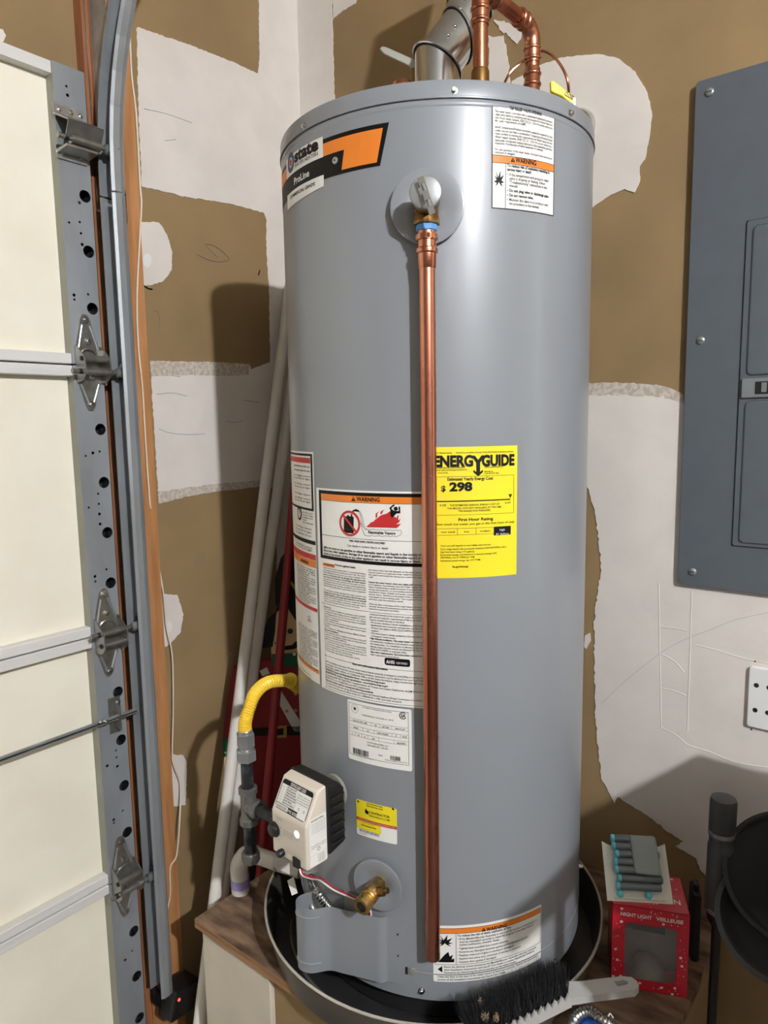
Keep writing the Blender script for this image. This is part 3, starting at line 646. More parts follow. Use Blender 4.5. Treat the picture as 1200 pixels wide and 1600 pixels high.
pr.poly([(wl, z_c1), (wr_, z_c1), (wr_, z_c0), (uv((474, 305))[0], z_c0 - .004), (wl, z_c0 - .006)], 'whiteink', .0008)
pr.text('state', uv((461, 250))[0], zn + .0125, uv((498, 240))[0] - uv((461, 250))[0], .0165, 'ink', .0010, 2)
pr.text('WATER HEATERS', uv((461, 256))[0], zn + .005, uv((498, 240))[0] - uv((461, 256))[0], .005, 'ink', .0010)
lc = (uv((455, 250))[0], zn + .0175)
pr.ring(lc, .0075, .0145, 'blueink', .0010); pr.ring(lc, .0065, .0085, 'greyink', .0011, 140, 330); pr.disc(lc, .005, 'red', .0010)
pr.text('ProLine', uv((460, 278))[0], z_c1 + .0065, uv((484, 270))[0] - uv((460, 278))[0], .0095, 'whiteink', .0010, True)
pr.text('COMMERCIAL GRADE', uv((454, 300))[0], z_c0 + .006, uv((493, 285))[0] - uv((454, 300))[0], .0045, 'ink', .0010, True)
pr.build(banner)
ph, z = phz((524, 251)); obj('banner_screw', B().lathe(cylP(ph, z), (math.cos(ph), math.sin(ph), 0), [(.005, .0005), (.0046, .0016), (.002, .0022), (.0001, .0022)], 14), MT['galv'], banner)
obj('screw_slot', B().lathe(cylP(ph, z, HR + .0018), (math.cos(ph), math.sin(ph), 0), [(.002, 0), (.0018, .0006)], 4, False), MT['black'], banner)

# ---- relief valve opening label
tl, br_ = uv((768.5, 163)), uv((865, 337))
zt1, zb1 = zed((768.5, 163)), zed((768.5, 325.5)); u0, u1 = tl[0], uv((865.5, 260))[0]
sh = sheet('relief_warning_label', (u0, zb1), (u1, zt1), 'white', wh, label='white relief valve warning label with orange band')
pr = Print(CS); b_ = .0012
for a, c in (((u0, zb1), (u0 + b_, zt1)), ((u1 - b_, zb1), (u1, zt1)), ((u0, zt1 - b_), (u1, zt1)), ((u0, zb1), (u1, zb1 + b_))): pr.rect(a, c, 'ink')
zo_a, zo_b = zed((768.7, 241.9)), zed((768.7, 253.8)); pr.rect((u0 + b_, zo_b), (u1 - b_, zo_a), 'orange')
for zz in (zo_a, zo_b): pr.rect((u0, zz - .0003), (u1, zz + .0003), 'ink', .0008)
um = uv((789.7, 290))[0]; pr.rect((um - .0004, zb1), (um + .0004, zo_b), 'ink')
pr.text('T&P RELIEF VALVE OPENING', uv((795.6, 172))[0], zed((773, 168.5)), uv((846, 182))[0] - uv((795.6, 172))[0], .0042, 'ink', .0009, True)
ul, ur = uv((773, 180))[0], uv((862.5, 200))[0]
for y, t, fr_ in ((175.5, 'This water heater is provided with a combination temperature-pressure', 1), (180.5, 'relief valve listed as complying with the standard for Relief Valves for', 1), (185.6, 'Hot Water Supply Systems, ANSI Z21.22 - CSA 4.4 current edition and', 1), (190.2, 'the code requirements of ASME.', .5),
                  (200, 'Install Temperature-Pressure protective equipment required by local', 1), (205.4, 'codes, but not less than a combination Temperature-Pressure Relief', 1), (210.5, 'Valve certified as meeting the requirements for Relief Valves for Hot', 1), (215.5, 'Water Supply Systems, ANSI Z21.22 - CSA 4.4 current edition by a', 1),
                  (220.6, 'nationally recognized testing laboratory that maintains periodic', 1), (225.2, 'inspection of production of listed equipment of materials.', .82), (235, 'For safe operation of the water heater, the Relief Valve must not be', 1), (239.6, 'removed or plugged.', .32)):
    pr.text(t, ul, zed((773, y)), (ur - ul) * fr_, .0031)
warn_tri(pr, (797.5, 253), 7)
pr.text('WARNING', uv((805, 256))[0], zo_b + .003, uv((837.5, 260))[0] - uv((805, 256))[0], .0064, 'ink', .0010, True)
f0 = uv((771, 291)); f1 = uv((787.5, 271)); W_, H_ = f1[0] - f0[0], .020; zf = zed((771, 291))
fl = [(.15, 0), (.3, .22), (.02, .3), (.28, .42), (.05, .75), (.33, .55), (.2, 1.05), (.42, .6), (.5, .75), (.66, 1.1), (.64, .6), (.98, .8), (.75, .4), (1, .3), (.72, .22), (.88, 0), (.65, .12), (.5, .3), (.36, .12)]
pr.poly([(f0[0] + a * W_, zf + b * H_) for a, b in fl], 'ink')
ul2 = uv((792, 270))[0]; ul3 = uv((795.3, 270))[0]
for y, x0, x1, t, bd in ((261, 792, 858, 'To reduce risk of explosion resulting in', True), (267, 792, 830, 'serious injury or death:', True), (275, 795.3, 856, 'If the temperature and pressure relief', False), (280.8, 795.3, 851, 'valve is dripping or leaking, follow', False),
                         (286.6, 795.3, 854, '"Troubleshooting" instructions in the', False), (292, 795.3, 809, 'manual.', False), (299.6, 795.3, 857, 'Do not plug valve or discharge pipe.', True), (307, 795.3, 833, 'Do not remove valve.', True), (314, 795.3, 856, 'Maintain the valve in accordance with', False), (320, 795.3, 842, 'the procedure in the manual.', False)):
    pr.text(t, ul2 if x0 == 792 else ul3, zed((795, y)) , uv((x1, y + 8))[0] - uv((x0, y))[0], .0038, 'ink', .0009, bd)
    if x0 > 793 and y in (275, 299.6, 307, 314): pr.disc((ul2 + .0008, zed((795, y)) + .0015), .0007, 'ink')
pr.build(sh)

# ---- yellow energy label
u0, u1 = uv((674, 800))[0], uv((807.3, 800))[0]; zt1, zb1 = zed((690, 698.6)), zed((690, 903.5))
sh = sheet('energy_label', (u0, zb1), (u1, zt1), 'yellow', wh, label='yellow energy cost label beside the copper pipe')
pr = Print(CS)
T = pr.tpx
T('U.S. Government', (679, 709), (706, 708.8), 2.6); T('Federal law prohibits removal of this label before consumer purchase', (712, 708.5), (801.5, 706.7), 2.6)
T('ENERG', (677, 729), (739.5, 728), 16.2, bold=2); T('GUIDE', (752.5, 728), (803, 726.3), 16.2, bold=2)
c = uv((747, 730)); um_ = c[0]; zz = zed((745, 728)); k = .0009
pr.poly([(um_ - .0105, zz + .0150), (um_ - .0050, zz + .0150), (um_, zz + .0088), (um_ + .0050, zz + .0150), (um_ + .0105, zz + .0150), (um_ + .0029, zz + .0045), (um_ + .0029, zz - .0085), (um_ + .0072, zz - .0055), (um_ + .0072, zz - .009), (um_, zz - .0150), (um_ - .0072, zz - .009), (um_ - .0072, zz - .0055), (um_ - .0029, zz - .0085), (um_ - .0029, zz + .0045)], 'ink')
for y, t, x1 in ((732.5, 'WATER HEATER-GAS NATURAL', 727), (736, 'TANK SIZE (STORAGE CAPACITY)', 730), (740, '50 GALLONS', 700)): T(t, (679, y), (x1, y), 2.2)
for y, t, x1 in ((731.3, 'STATE INDUSTRIES, LLC', 786), (737.8, 'MODEL(S)', 770), (740.8, 'GS6-50-XRT 400', 779)): T(t, (756.8, y), (x1, y), 2.2)
bx0, bx1 = uv((680, 770))[0], uv((802.3, 770))[0]; bz0, bz1 = zed((690, 805)), zed((690, 745))
pr.line([(bx0, bz1), (bx1, bz1), (bx1, bz0), (bx0, bz0)], .0004, 'ink')
T('Estimated Yearly Energy Cost', (698.7, 751), (770, 749), 4.8, bold=True); T('$', (688.8, 767.5), (696.5, 767), 8.4, bold=True); T('298', (702.5, 767), (737.5, 766), 12.6, bold=2)
pr.rect((uv((680, 783))[0], zed((690, 784.4))), (uv((797, 780))[0], zed((690, 782.6))), 'ink')
c = uv((797, 779)); pr.poly([(c[0], zed((690, 782))), (c[0] + .003, zed((690, 782)) + .006), (c[0] - .003, zed((690, 782)) + .006)], 'ink')
T('$ 228', (687, 790.7), (697, 790.5), 2.8); T('$ 297', (788.7, 787), (797.5, 786.8), 2.8)
T('THE ESTIMATED ANNUAL ENERGY COST OF', (702.5, 791), (780, 788.8), 2.9); T('THIS MODEL WAS NOT AVAILABLE AT THE TIME', (698.7, 795.8), (783, 792.8), 2.9); T('THE RANGE WAS PUBLISHED.', (715.8, 799.9), (767, 798.5), 2.9)
T('First Hour Rating', (715.8, 814), (770, 812), 4.4, bold=True); T('(How much hot water you get in the first hour of use)', (678, 821), (803, 815.8), 3.6)
tz1, tz0 = zed((700, 826)), zed((700, 836)); xs = [uv((x, 830))[0] for x in (680, 714.8, 743.6, 771.3, 797.7)]
pr.line([(xs[0], tz1), (xs[3], tz1)], .0004, 'ink').line([(xs[0], tz0), (xs[3], tz0)], .0004, 'ink')
for x in xs[1:3]: pr.line([(x, tz0), (x, tz1)], .0004, 'ink')
pr.rect((xs[3], tz0 - .003), (xs[4], tz1 + .0005), 'ink')
T('very small', (689, 832.5), (711, 832), 2.8); T('low', (725, 832), (733, 832), 2.8); T('medium', (749.5, 831), (766, 830), 2.8)
T('high', (780, 829.2), (788.5, 829), 3.2, 'whiteink', off=.0011); T('81 Gallons', (774.5, 836), (794.5, 835), 3.0, 'whiteink', off=.0011)
for y, x1, t in ((854, 767, 'Your cost will depend on your utility rates and use.'), (859.2, 791, 'Cost range based only on models fueled by GAS NATURAL with a'), (863.7, 742, 'high first hour rating (>75 gallons).'), (868.2, 776, 'Estimated energy cost based on a national average GAS'), (872.4, 742, 'NATURAL cost of 1.0900 per THM.'), (877.2, 751, 'Estimated yearly energy use: 273 THM.')): T(t, (688.3, y), (x1, y), 2.7)
T('ftc.gov/energy', (707, 886.7), (731.7, 886), 2.9, bold=True)
pr.build(sh)

# ---- large instruction label (right leaf) and the narrow left leaf
u0, u1 = uv((495.5, 800))[0], uv((677, 800))[0]; zt1, zb1 = zed((497, 762)), zed((509, 1076))
sh = sheet('instruction_label', (u0, zb1), (u1, zt1), 'white', wh, label='large white instruction label with flame warning')
pr = Print(CS); T = pr.tpx
fx0, fx1 = uv((499.5, 800))[0], u1 - .003; fz1, fz0 = zed((499.5, 765.3)), zed((504, 871.5)); fb = .0052
pr.rect((fx0, fz1 - fb), (fx1, fz1), 'ink'); pr.rect((fx0, fz0), (fx1, fz0 + fb), 'ink'); pr.rect((fx0, fz0), (fx0 + fb * 1.1, fz1), 'ink'); pr.rect((fx1 - fb, fz0), (fx1, fz1), 'ink')
oz1 = fz1 - fb; oz0 = zed((503, 780.7)); pr.rect((fx0 + fb * 1.1, oz0), (fx1 - fb, oz1), 'orange'); pr.rect((fx0 + fb, oz0 - .0004), (fx1 - fb, oz0), 'ink', .0008)
warn_tri(pr, (549.5, 782.6), 7.2); T('WARNING', (558, 782.6), (594, 783.5), 6.4, bold=True, off=.0010)
px = lambda x, y: (490 + x / 6.667, 750 + y / 6.667)
c = uv(px(378, 452)); Rr = .0198
can = [uv(px(a, b)) for a, b in ((318, 380), (350, 378), (352, 366), (372, 366), (374, 378), (392, 378), (392, 352), (404, 352), (406, 380), (420, 384), (420, 520), (318, 510))]; pr.poly(can, 'ink')
pr.rect(uv(px(318, 546)), uv(px(420, 520)), 'ink', .0008)
pr.ring(c, Rr - .0036, Rr, 'red', .0010, n=36); pr.line([(c[0] - Rr * .66, c[1] + Rr * .66), (c[0] + Rr * .66, c[1] - Rr * .66)], .0034, 'red', .0011)
pr.poly([uv(px(a, b)) for a, b in ((402, 325), (415, 312), (440, 302), (470, 312), (482, 330), (455, 330), (430, 326), (412, 334))], 'ink')
for Q in (((475, 330), (490, 360), (497, 395), (500, 430), (510, 470), (528, 500), (545, 520), (560, 508)), ((485, 322), (500, 355), (516, 400), (520, 440), (530, 475), (545, 495))):
    pr.lpx([px(a, b) for a, b in Q], .0005, 'ink')
cl = []
for k in range(9): cl += [(545 + k * 40, 508 + (6 if k % 2 else -2) + k * 1.5), (565 + k * 40, 516 + k * 1.5)]
cl += [(905, 520), (920, 545), (905, 572)]
for k in range(9, -1, -1): cl += [(540 + k * 36, 578 + (5 if k % 2 else -3) + k * .8)]
cl += [(520, 540), (505, 500), (495, 440)]
pr.lpx([px(a, b) for a, b in cl], .0005, 'ink')
T('Flammable Vapors', px(570, 555), px(855, 565), 4.4, bold=True)
pr.poly([uv(px(a, b)) for a, b in ((550, 490), (600, 440), (625, 432), (640, 415), (668, 395), (700, 368), (725, 360), (760, 350), (800, 322), (806, 385), (830, 392), (850, 380), (868, 405), (880, 372), (884, 420), (908, 402), (892, 440), (862, 462), (912, 455), (890, 480), (868, 500), (740, 496))], 'red')
for Q in (((648, 390), (648, 352), (688, 320), (666, 352), (664, 388), (650, 402)), ((694, 348), (704, 324), (740, 306), (722, 330), (716, 350), (704, 356)), ((862, 400), (880, 362), (886, 380), (880, 412))): pr.poly([uv(px(a, b)) for a, b in Q], 'red')
pr.disc(uv(px(858, 298)), .0030, 'ink', .0010)
pr.poly([uv(px(a, b)) for a, b in ((792, 292), (800, 282), (828, 258), (848, 254), (844, 268), (820, 284), (812, 298), (834, 318), (868, 322), (890, 322), (888, 290), (890, 276), (902, 274), (906, 345), (866, 348), (842, 372), (834, 390), (812, 388), (800, 352), (804, 318))], 'ink', .0010)
pr.rect((fx0 + fb, zed((505, 835.4))), (fx1 - fb, zed((505, 834.8))), 'ink')
T('FIRE AND EXPLOSION HAZARD', (546.3, 846), (602.3, 849), 3.0, bold=True); T('Can result in serious injury or death', (543, 853.2), (607, 857), 3.2)
for y, t in ((855.9, '   Do not store or use gasoline or other flammable vapors and liquids in the vicinity of'), (860.6, 'this or any other appliance. Storage of or use of gasoline or other flammable vapors or'), (865.6, 'liquids in the vicinity of this or any other appliance can result in serious injury or death.')): T(t, (506.3, y), (658, y + 10), 3.4, bold=True)
warn_tri(pr, (506.5, 856), 4, m2='white')
pr.rect(uv((505, 883.6)), (uv((523, 880))[0], uv((505, 878.6))[1]), 'orange'); T('WARNING', (508, 882.5), (522, 884), 2.8, off=.001); T('Protect against leaks', (524, 883.5), (556, 887), 3.0, bold=True)
pr.para(['Leaks from the water heater itself or connected plumbing', 'can damage property and could cause a fire risk. The water', 'heater should be located in an area where leakage of the', '*tank or connections will not damage the adjacent area,', '*lower floors, the structure, or furnishings. All water heaters', 'eventually leak, due to the normal corrosive action of water.', 'Plumbing does too can leak. Leaks from external plumbing,', 'including those from improper installation, may cause early', 'failure of the tank due to corrosion if not repaired.', '', 'To minimize potential damage from leaks, inspect and', '*maintain your water heater in accordance with the instruction', '*manual, install an automatic leak detection and shutoff', 'device, and install a suitable drain pan under the water', 'heater. Your local building or plumbing codes may require', 'some or all of these items. The drain pan must be at least'], (505.7, 884.5), (507, 939.5), (571.5, 893))
pr.para(['two inches wider than the diameter of the water heater and', 'must be piped to an adequate drain. Install the drain pan so', 'the water level would be limited to a maximum depth of', '1-3/4".', '', '*Inspect the water heater, drain pan, pipes, and surrounding', 'area regularly. Immediately shut the water heater off and', 'have it inspected by a qualified person if you find that the', 'wiring, thermostat(s), or surrounding insulation have been', 'exposed to water. If leaks are found, contact a qualified', 'person. Note - Normal condensation from a water heater', 'may appear to be a leaking tank. This condition is normal', 'and is not a leak. See instruction manual.', '', 'Clean the filter at the base of the water heater at least once', 'annually. Review the maintenance section of the Installation', 'Instructions and Use & Care Guide.'], (576, 888), (578, 952.5), (666, 900))
pr.rect((u0 + .006, zed((505.5, 942.0))), (u1 - .004, zed((505.5, 941.5))), 'ink')
pr.para(['*General use:', '- This water heater is suitable for combination water (potable)', '  heating and space heating and not suitable for space', '  heating applications only. Do not connect to any heating', '  system or components previously used with a nonpotable', '  water heating appliance.', '  Toxic chemicals, such as used for boiler treatment, must not', '  be introduced into the potable water heater used for space', '  heating.', '- For installation in a Manufactured Home (Mobile Home).', '*Appropriate installation:', '- This appliance must be installed in accordance with local', '  codes or in the absence of local codes, the National Fuel', '  Gas Code, ANSI Z223.1/NFPA 54.', '- Minimum clearances from combustible or non-combustible', '  construction, 0 inches sides, 0 inches back and 6 inches', '  top. For closet installation, 4 inches front. A minimum of 4', '  inches is required for access to serviceable parts such as', '  the drain valve, relief valve and thermostat.', '- The interruptor-type resistant water heater must be'], (507, 945), (510.5, 1017), (571.5, 953))
pr.para(['connected (vented) to the outdoors by means of a chimney or', 'gas vent and meet the requirements of the local codes, and', 'may be installed directly on the floor.', '- For proper venting in certain installations a field installed', '  listed/tested vent connector and pipe size may be needed.', '  Consult vent tables in ANSI Z223.1/NFPA 54 or local gas', '  supplier.', '- This water heater is design certified by CSA International as', '  a Category I water heater.', '*High Altitude Installation. This water heater has been tested', 'and certified for installation to the elevation range indicated on', 'the rating plate. For installation at elevations above the', 'altitude range indicated, consult the National Fuel Gas Code,', 'ANSI Z223.1/NFPA or local gas utility.', '*Gas valve replacement. See instruction manual for gas', 'valve replacement instructions.'], (578, 957), (580, 1024), (666, 967))
pr.rrect(uv((601.3, 1038.5)), (uv((641, 1035))[0], zed((601.3, 1027))), .003, 'ink'); T('AHRI', (604, 1036), (617, 1038), 5.5, 'whiteink', True, .0011); T('CERTIFIED', (619, 1037), (637, 1038.5), 3.2, 'whiteink', off=.0011)
pr.rect((u0 + .010, zed((511, 1024.5))), (u1 - .004, zed((511, 1024.0))), 'ink')
T('State and conformance information', (551, 1038), (606, 1046), 3.2, bold=True)
pr.para(['California installation instructions. This water heater must be braced, anchored, or strapped to avoid falling or moving during', 'an earthquake. See instructions for correct installation procedures. Instructions may be obtained from your local dealer,', 'wholesaler, public utilities, or California Office of the State Architect, http://www.dsa.dgs.ca.gov', '*WARNING: Cancer and Reproductive Harm - www.P65Warnings.ca.gov', '*ADVERTENCIA: Cancer y danos reproductivos - www.P65Warnings.ca.gov', 'Complies with 40 Ng/J NOx requirements of Texas and most California AQM Districts.', 'DOES NOT meet 10 Ng/J Ultra-Low NOx requirements.', '*This water heater meets or exceeds the following standards:', '- Current Federal minimum energy efficiency, according to the National Appliance Energy Conservation Act (NAECA),', '- Complies with the current edition of the ICC, ASHRAE 90.1-1999, and HUD standards.'], (508.7, 1030), (511, 1072), (665, 1052))
pr.lpx([(507, 942), (510.5, 1073)], .0004, 'ink'); pr.rect((u0 + .008, zed((510.5, 1074.2))), (u1 - .004, zed((510.5, 1073.7))), 'ink')
pr.build(sh)

ua, ub = math.radians(-168) * HR, uv((492.5, 800))[0]; zt1, zb1 = zed((492, 706.5)), zed((504, 1071.5)); dz = zt1 - zb1
sh = sheet('operating_label', (ua, zb1), (ub, zt1), 'white', wh, label='narrow white operating label wrapping the left side')
pr = Print(CS)
zr = lambda y, x=490: zed((x, y))
bx = ub - .0035
pr.rect((ua, zr(713)), (bx, zr(709.5)), 'ink'); pr.rect((bx - .0055, zr(799)), (bx, zr(709.5)), 'ink'); pr.rect((ua, zr(799)), (bx, zr(795.5)), 'ink')
pr.rect((ua, zr(724.4)), (bx - .0065, zr(716)), 'red')
def fill(y0, y1, n, x0=-.085, x1=-.012, words=None, sz=.0027, bold=False):
    for i in range(n):
        y = y0 + (y1 - y0) * (i + .6) / n; t = (words or ['turn off gas control', 'do not try to light', 'any appliance. do not', 'touch any electric switch', 'wait five minutes to clear', 'out any gas. then smell', 'for gas, including near', 'the floor. if you smell', 'gas follow safety info', 'on this label'])[i % (len(words) if words else 10)]
        e = (.0 if i % 4 != 3 else -.022); pr.text(t, ub + x0, zr(y), x1 - x0 + e, sz, 'ink', .0009, bold)
fill(727, 741, 2, words=['appliance before and after use', 'and it cannot leak the tank'], bold=True); fill(744, 753, 2); fill(757, 767, 2); fill(773, 778, 1); fill(780, 789, 2)
c = (uv((468.5, 808))[0], zr(808) + .0005); pr.disc(c, .0115, 'ink'); pr.disc(c, .0075, 'white', .001); pr.text('?', c[0] - .003, c[1] - .005, .006, .0105, 'ink', .0011, True)
fill(802, 822, 5, -.045, -.006); fill(826, 842, 3)
pr.rect((ua, zr(852, 493)), (ub - .001, zr(846, 493)), 'ink'); fill(856, 864, 2)
pr.rect((ua, zr(876.3, 494)), (ub - .001, zr(867.5, 494)), 'red'); pr.rect((ua, zr(888, 494)), (ub - .001, zr(877, 494)), 'orange'); pr.text('WARNING', ub - .06, zr(885, 494), .035, .004, 'ink', .001, True)
fill(890, 948, 16, -.085, -.004); pr.rect((ua, zr(957, 496)), (ub - .001, zr(951.5, 496)), 'red')
c = (ub - .03, zr(973, 497)); pr.ring(c, .004, .0048, 'ink'); pr.line([(c[0] - .008, c[1] - .006), (c[0], c[1]), (c[0] + .010, c[1] - .004)], .0008, 'ink')
fill(986, 1046, 17, -.085, -.004); pr.rect((ua, zr(1054, 500)), (ub - .001, zr(1048, 500)), 'orange'); fill(1056, 1066, 2, -.085, -.03)
pr.build(sh)

# ---- rating plate
u0, u1 = uv((544, 1130))[0], uv((643.5, 1150))[0]; zt1, zb1 = zed((544, 1091.5)), zed((545, 1184))
sh = sheet('rating_plate', (u0, zb1), (u1, zt1), 'white', wh, .003, label='white rating plate with star and bar codes')
pr = Print(CS); T = pr.tpx
ix0, ix1, iz0, iz1 = u0 + .003, u1 - .005, zed((547, 1176)), zt1 - .005
pr.line([(ix0, iz0), (ix1, iz0), (ix1, iz1), (ix0, iz1), (ix0, iz0)], .0005, 'ink')
c = uv((554.7, 1107)); pr.ring(c, .0062, .0067, 'greyink'); pr.poly([(c[0] + (.0042 if k % 2 == 0 else .0017) * math.sin(math.pi * k / 5), c[1] + (.0042 if k % 2 == 0 else .0017) * math.cos(math.pi * k / 5)) for k in range(10)], 'ink')
c = uv((629.7, 1118)); pr.ring(c, .0046, .0058, 'ink', a0=35, a1=325); pr.text('SA', c[0] - .0032, c[1] - .0027, .0072, .0054, 'ink', .0009, True)
T('AUTOMATIC STORAGE WATER HEATER', (566.8, 1105.3), (612, 1112), 1.7); T('CSA/ANSI Z21.10.1/CSA 4.1-2019', (566, 1117.5), (615, 1125), 2.2)
rows = [(1120.7, 1125.6, (580.5, 594, 612), ('GS6-50-XRT 400', '50', 'NATURAL', '100191257')), (1131.6, 1136.5, (567, 584.5, 612.5, 625.5), ('40000', '41', '2248127435076', '0', '10100')), (1141.3, 1146.8, (555.5, 565.5, 575, 592, 615.5), ('6', '14', '0', '150', '', '16JUN2022'))]
for ya, yb, cols, vals in rows:
    za, zb_q = zed((548, ya)), zed((548, yb)); pr.line([(ix0, za), (ix1, za)], .0003, 'ink'); pr.line([(ix0, zb_q), (ix1, zb_q)], .0003, 'ink')
    us = [ix0] + [uv((x, ya + 8))[0] for x in cols] + [ix1]
    for x in us[1:-1]: pr.line([(x, za), (x, zb_q)], .0003, 'ink')
    for i, t in enumerate(vals):
        if t: w_ = us[i + 1] - us[i]; pr.text(t, us[i] + w_ * .18, zb_q + .001, w_ * .64, .0026, 'ink', .0009, False, 'c')
T('STATE INDUSTRIES, LLC', (574, 1160.3), (607, 1165.7), 2.3); T('ASHLAND CITY, TN USA', (574.4, 1164.6), (606.7, 1170), 2.3)
def barcode(a, b, n=26, m='ink'):
    rnd = random.Random(n); x = a[0]; W_ = b[0] - a[0]
    while x < b[0]:
        w_ = W_ / n * rnd.choice((.4, .6, 1.0)); pr.rect((x, a[1]), (min(x + w_, b[0]), b[1]), m); x += w_ + W_ / n * rnd.choice((.4, .7))
barcode((uv((552, 1170))[0], zed((552, 1176.3))), (uv((576, 1173))[0], zed((552, 1167.3)))); barcode((uv((610, 1183))[0], zed((610, 1186.7))), (uv((626, 1186))[0], zed((610, 1180.3))), 18)
T('SERIAL NUMBER  2248127435076', (551, 1178.2), (583, 1184), 1.3); T('M100', (592, 1180.5), (598, 1181.5), 2.0); T('MODEL NUMBER  GS6 50 XRT', (602, 1187.2), (637, 1194), 1.3)
pr.build(sh)

# ---- rewards sticker
u0, u1 = uv((557.5, 1275))[0], uv((620.3, 1288))[0]; zt1, zb1 = zed((557.5, 1247.5)), zed((559, 1302.5))
sh = sheet('rewards_sticker', (u0, zb1), (u1, zt1), 'white', wh, .003, label='small yellow and white rewards sticker')
pr = Print(CS); T = pr.tpx; zr1, zr0 = zed((558, 1275)), zed((558, 1279.3))
pr.rrect((u0, zr1 - .002), (u1, zt1), .003, 'yellow'); pr.rect((u0, zr0), (u1, zr1), 'red', .0008); pr.rect((u0, zed((559.5, 1292.5))), (uv((595.4, 1290))[0], zr0), 'yellow')
for c, k in ((uv((574, 1268)), 1.6), (uv((560, 1251.5)), .8), (uv((614.5, 1263.5)), .8)):
    pr.poly([(c[0] + a * k * .001, c[1] + b * k * .001) for a, b in ((-2.4, -2), (-2.6, 1), (-1.5, 3.2), (-.4, 1.4), (2.4, .4), (2.6, -1.4), (.6, -2.8))], 'ink')
T('CONTRACTOR', (577, 1270.2), (609, 1276.7), 3.6, bold=True); T('REWARDS.COM', (577, 1275.2), (609.3, 1281.7), 3.3)
T('6H23-BG43E-74NS', (573, 1255.5), (598, 1260), 2.0, bold=True); T('State Std Gas Tank', (573, 1259), (598.5, 1265), 2.0, bold=True); T('EARN REWARDS ON EVERY WATER HEATER YOU BUY', (560, 1278.5), (618, 1289), 1.5, 'whiteink', off=.0011)
T('Scan or Use Code', (567, 1284.7), (585, 1288), 1.6); T('6H23-BG43E-74NS', (565, 1288.6), (588, 1293), 2.0, bold=True)
barcode((uv((562, 1296))[0], zed((562, 1298))), (uv((593, 1300))[0], zed((562, 1293.6))), 34, 'greyink'); T('State Industries', (561.5, 1300.7), (573, 1303), 1.5)
pr.build(sh)

# ---- warning label at the foot
u0, u1 = uv((677, 1490))[0], uv((845, 1460))[0]; zt1, zb1 = zed((690, 1446)), zed((682, 1533.3))
sh = sheet('burner_warning_label', (u0, zb1), (u1, zt1), 'white', wh, .003, label='white burner warning label at the foot of the tank')
pr = Print(CS); T = pr.tpx
ox0, ox1 = u0 + .003, u1 - .002; oz1, oz0 = zed((695, 1450.3)), zed((695, 1458.3)); pr.rect((ox0, oz0), (ox1, oz1), 'orange')
mz = zed((681, 1506.3)); pr.line([(ox0, oz1), (ox1, oz1), (ox1, mz), (ox0, mz), (ox0, oz1)], .0006, 'ink'); pr.line([(ox0, oz0), (ox1, oz0)], .0006, 'ink')
umx = uv((712.5, 1480))[0]; pr.line([(umx, oz0), (umx, mz)], .0006, 'ink')
warn_tri(pr, (752, 1455.2), 6.5); T('WARNING', (759.7, 1454.6), (791.7, 1448), 6.2, bold=True, off=.001)
lz = zed
for y, x0, x1, t, bd in ((1463, 714.7, 798, 'To reduce the risk of death, explosion, or fire:', 1), (1468.2, 717.5, 838, 'If the Manifold/Burner Assembly is removed for service or maintenance, it', 0), (1472.8, 717.5, 833, "must be reinstalled correctly to retain the integrity of the water heater's", 0), (1477.2, 717.5, 781, 'sealed combustion chamber design.', 0),
                         (1483, 717.5, 794, 'Tighten both manifold door screws securely.', 0), (1488.4, 717.5, 826, 'Remove any fiberglass between gasket and combustion chamber.', 0), (1493.6, 717.5, 802, 'Replace view port if glass is missing or damaged.', 0), (1498.9, 717.5, 813, 'Replace two piece wire connector if missing or removed.', 0), (1504, 717.5, 775.5, 'Replace door gasket if damaged.', 0),
                         (1511.6, 694, 837, 'Reset the thermal switch located on the Manifold/Burner Assembly only after reviewing', 0), (1516, 694, 834, 'your Installation Instructions and Use & Care Guide or contact Residential Technical', 0), (1520.4, 694, 806.7, 'Assistance by referencing the phone number on the water heater.', 0), (1526.4, 683.5, 840, 'Clean the filter at the base of the water heater at least once annually. Review the maintenance', 0), (1531, 683.5, 790, 'section of the Installation Instructions and Use & Care Guide.', 0)):
    a = uv((x0, y)); e = uv((x1, y - (x1 - x0) * .21)); pr.text(t, a[0], a[1], e[0] - a[0], .0033, 'ink', .0009, bool(bd))
    if x0 == 717.5 and y not in (1472.8, 1477.2): pr.rect((uv((714.7, y))[0], a[1] + .0012), (uv((716, y))[0], a[1] + .0018), 'ink')
pr.poly([(ox0 + .0035, zed((688, 1514))), (ox0 + .011, zed((688, 1509))), (ox0 + .011, zed((688, 1519)))], 'ink')
zz = zed((683, 1522.6)); pr.line([(ox0, zz), (ox1, zz)], .0005, 'ink')
a = (uv((684, 1477))[0], zed((684, 1478))); Wf = umx - ox0 - .008
pr.poly([(ox0 + .003 + p * Wf, a[1] + q_ * .018) for p, q_ in fl], 'ink')
a = zed((688, 1503)); pr.poly([(ox0 + .004, a), (umx - .003, a), (umx - .003, a + .007), (umx - .007, a + .005), (umx - .005, a + .013), (umx - .010, a + .010), (umx - .012, a + .018), (umx - .017, a + .014)], 'ink')
pr.build(sh)
